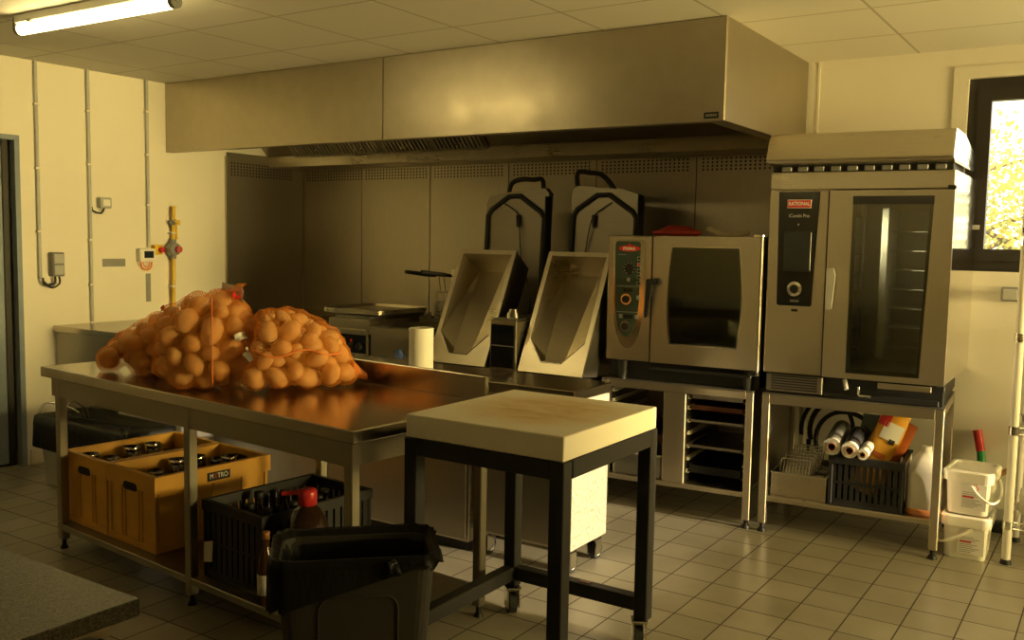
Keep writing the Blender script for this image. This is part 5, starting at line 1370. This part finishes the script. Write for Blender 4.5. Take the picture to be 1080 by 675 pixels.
MB().box(.002, .027, -.046, -.024, 1.80, 1.84, .004).build('cord_clip', M['black'], pc)

# ------------------------------------------------------------------ outdoors
struct(MB().box(-14, 18, YB + .5, 40, -.6, -.5), 'ground_outside', M['ground'])
def tree(label, x, y, hgt, r, n, mats, seed):
    rnd = random.Random(seed)
    t = thing('tree', label, 'tree', (x, y, -.5))
    mb = MB(); mb.tube([(0, 0, 0), (.05, .02, hgt * .35), (-.03, .05, hgt * .7), (0, 0, hgt)], [.16, .12, .08, .03], 8)
    for k in range(7):
        a = rnd.uniform(0, 6.28); z = hgt * rnd.uniform(.25, .8); mb.tube([(0, 0, z), (r * .4 * cos(a), r * .4 * sin(a), z + .4), (r * .8 * cos(a), r * .8 * sin(a), z + .6)], [.06, .035, .012], 6)
    mb.build('trunk', M['bark'], t)
    for m_, frac, nm in ((mats[0], .6, 'foliage'), (mats[1], .4, 'yellowing_foliage')):
        mb = MB()
        cl = [(rnd.uniform(-r, r) * .8, rnd.uniform(-r, r) * .8, hgt * rnd.uniform(.12, 1.0), rnd.uniform(.25, .6)) for _ in range(46)]
        for i in range(int(n * frac)):
            c = cl[rnd.randrange(len(cl))]; s = rnd.uniform(.02, .042)
            p = V((c[0] + rnd.gauss(0, c[3] * .6), c[1] + rnd.gauss(0, c[3] * .6), max(.3, c[2] + rnd.gauss(0, c[3] * .55))))
            e1 = V((rnd.gauss(0, 1), rnd.gauss(0, 1), rnd.gauss(0, 1))).normalized(); e2 = e1.cross(V((rnd.gauss(0, 1), rnd.gauss(0, 1), rnd.gauss(0, 1)))).normalized()
            mb.raw([p - e1 * s, p + e2 * s * .6, p + e1 * s, p - e2 * s * .6], [(0, 1, 2, 3)])
        mb.build(nm, m_, t, kind='stuff')
tree('yellow-green tree right outside the window', -.75, 10.2, 2.9, 1.3, 7000, (M['leaf_a'], M['leaf_b']), 3)
tree('taller pale yellow tree farther off behind the first', -2.2, 13.8, 3.7, 2.0, 9000, (M['leaf_b'], M['leaf_a']), 9)

# ------------------------------------------------------------------ light
w = bpy.data.worlds.new('sky'); S.world = w; w.use_nodes = True
bg = w.node_tree.nodes['Background']; bg.inputs[0].default_value = (1, .9, .66, 1); bg.inputs[1].default_value = 4.2
sd_ = bpy.data.lights.new('sun', 'SUN'); so_ = bpy.data.objects.new('sun', sd_); COL.objects.link(so_)
sd_.energy = 8.5; sd_.angle = radians(.8); sd_.color = (1, .8, .5)
so_.rotation_euler = V((1, .0, .17)).to_track_quat('Z', 'Y').to_euler()
area('window_daylight', (XR + .30, (RY0 + RY1) / 2, (RZ0 + RZ1) / 2), (-1, -.02, .07), 1.85, .98, 92, (1, .74, .23))
for x, lab in ((-2.5, 'added fill tube light behind the camera, middle of the three'), (-1.0, 'added fill tube light behind the camera, nearer the right wall'), (-4.0, 'added fill tube light behind the camera, nearer the left wall')):
    lt = copy_tree(l); lt.location = (x, -5.1, ZC); lt['label'] = lab  # unseen copies of the batten, added to brighten the steel fronts
S.view_settings.view_transform = 'Standard'; S.view_settings.look = 'None'; S.view_settings.gamma = 1.0; S.view_settings.use_curve_mapping = False
S.view_settings.exposure = 0.1
S.cycles.use_denoising = True
S.cycles.max_bounces = 10; S.cycles.diffuse_bounces = 5; S.cycles.glossy_bounces = 5; S.cycles.transparent_max_bounces = 16; S.cycles.sample_clamp_indirect = 6
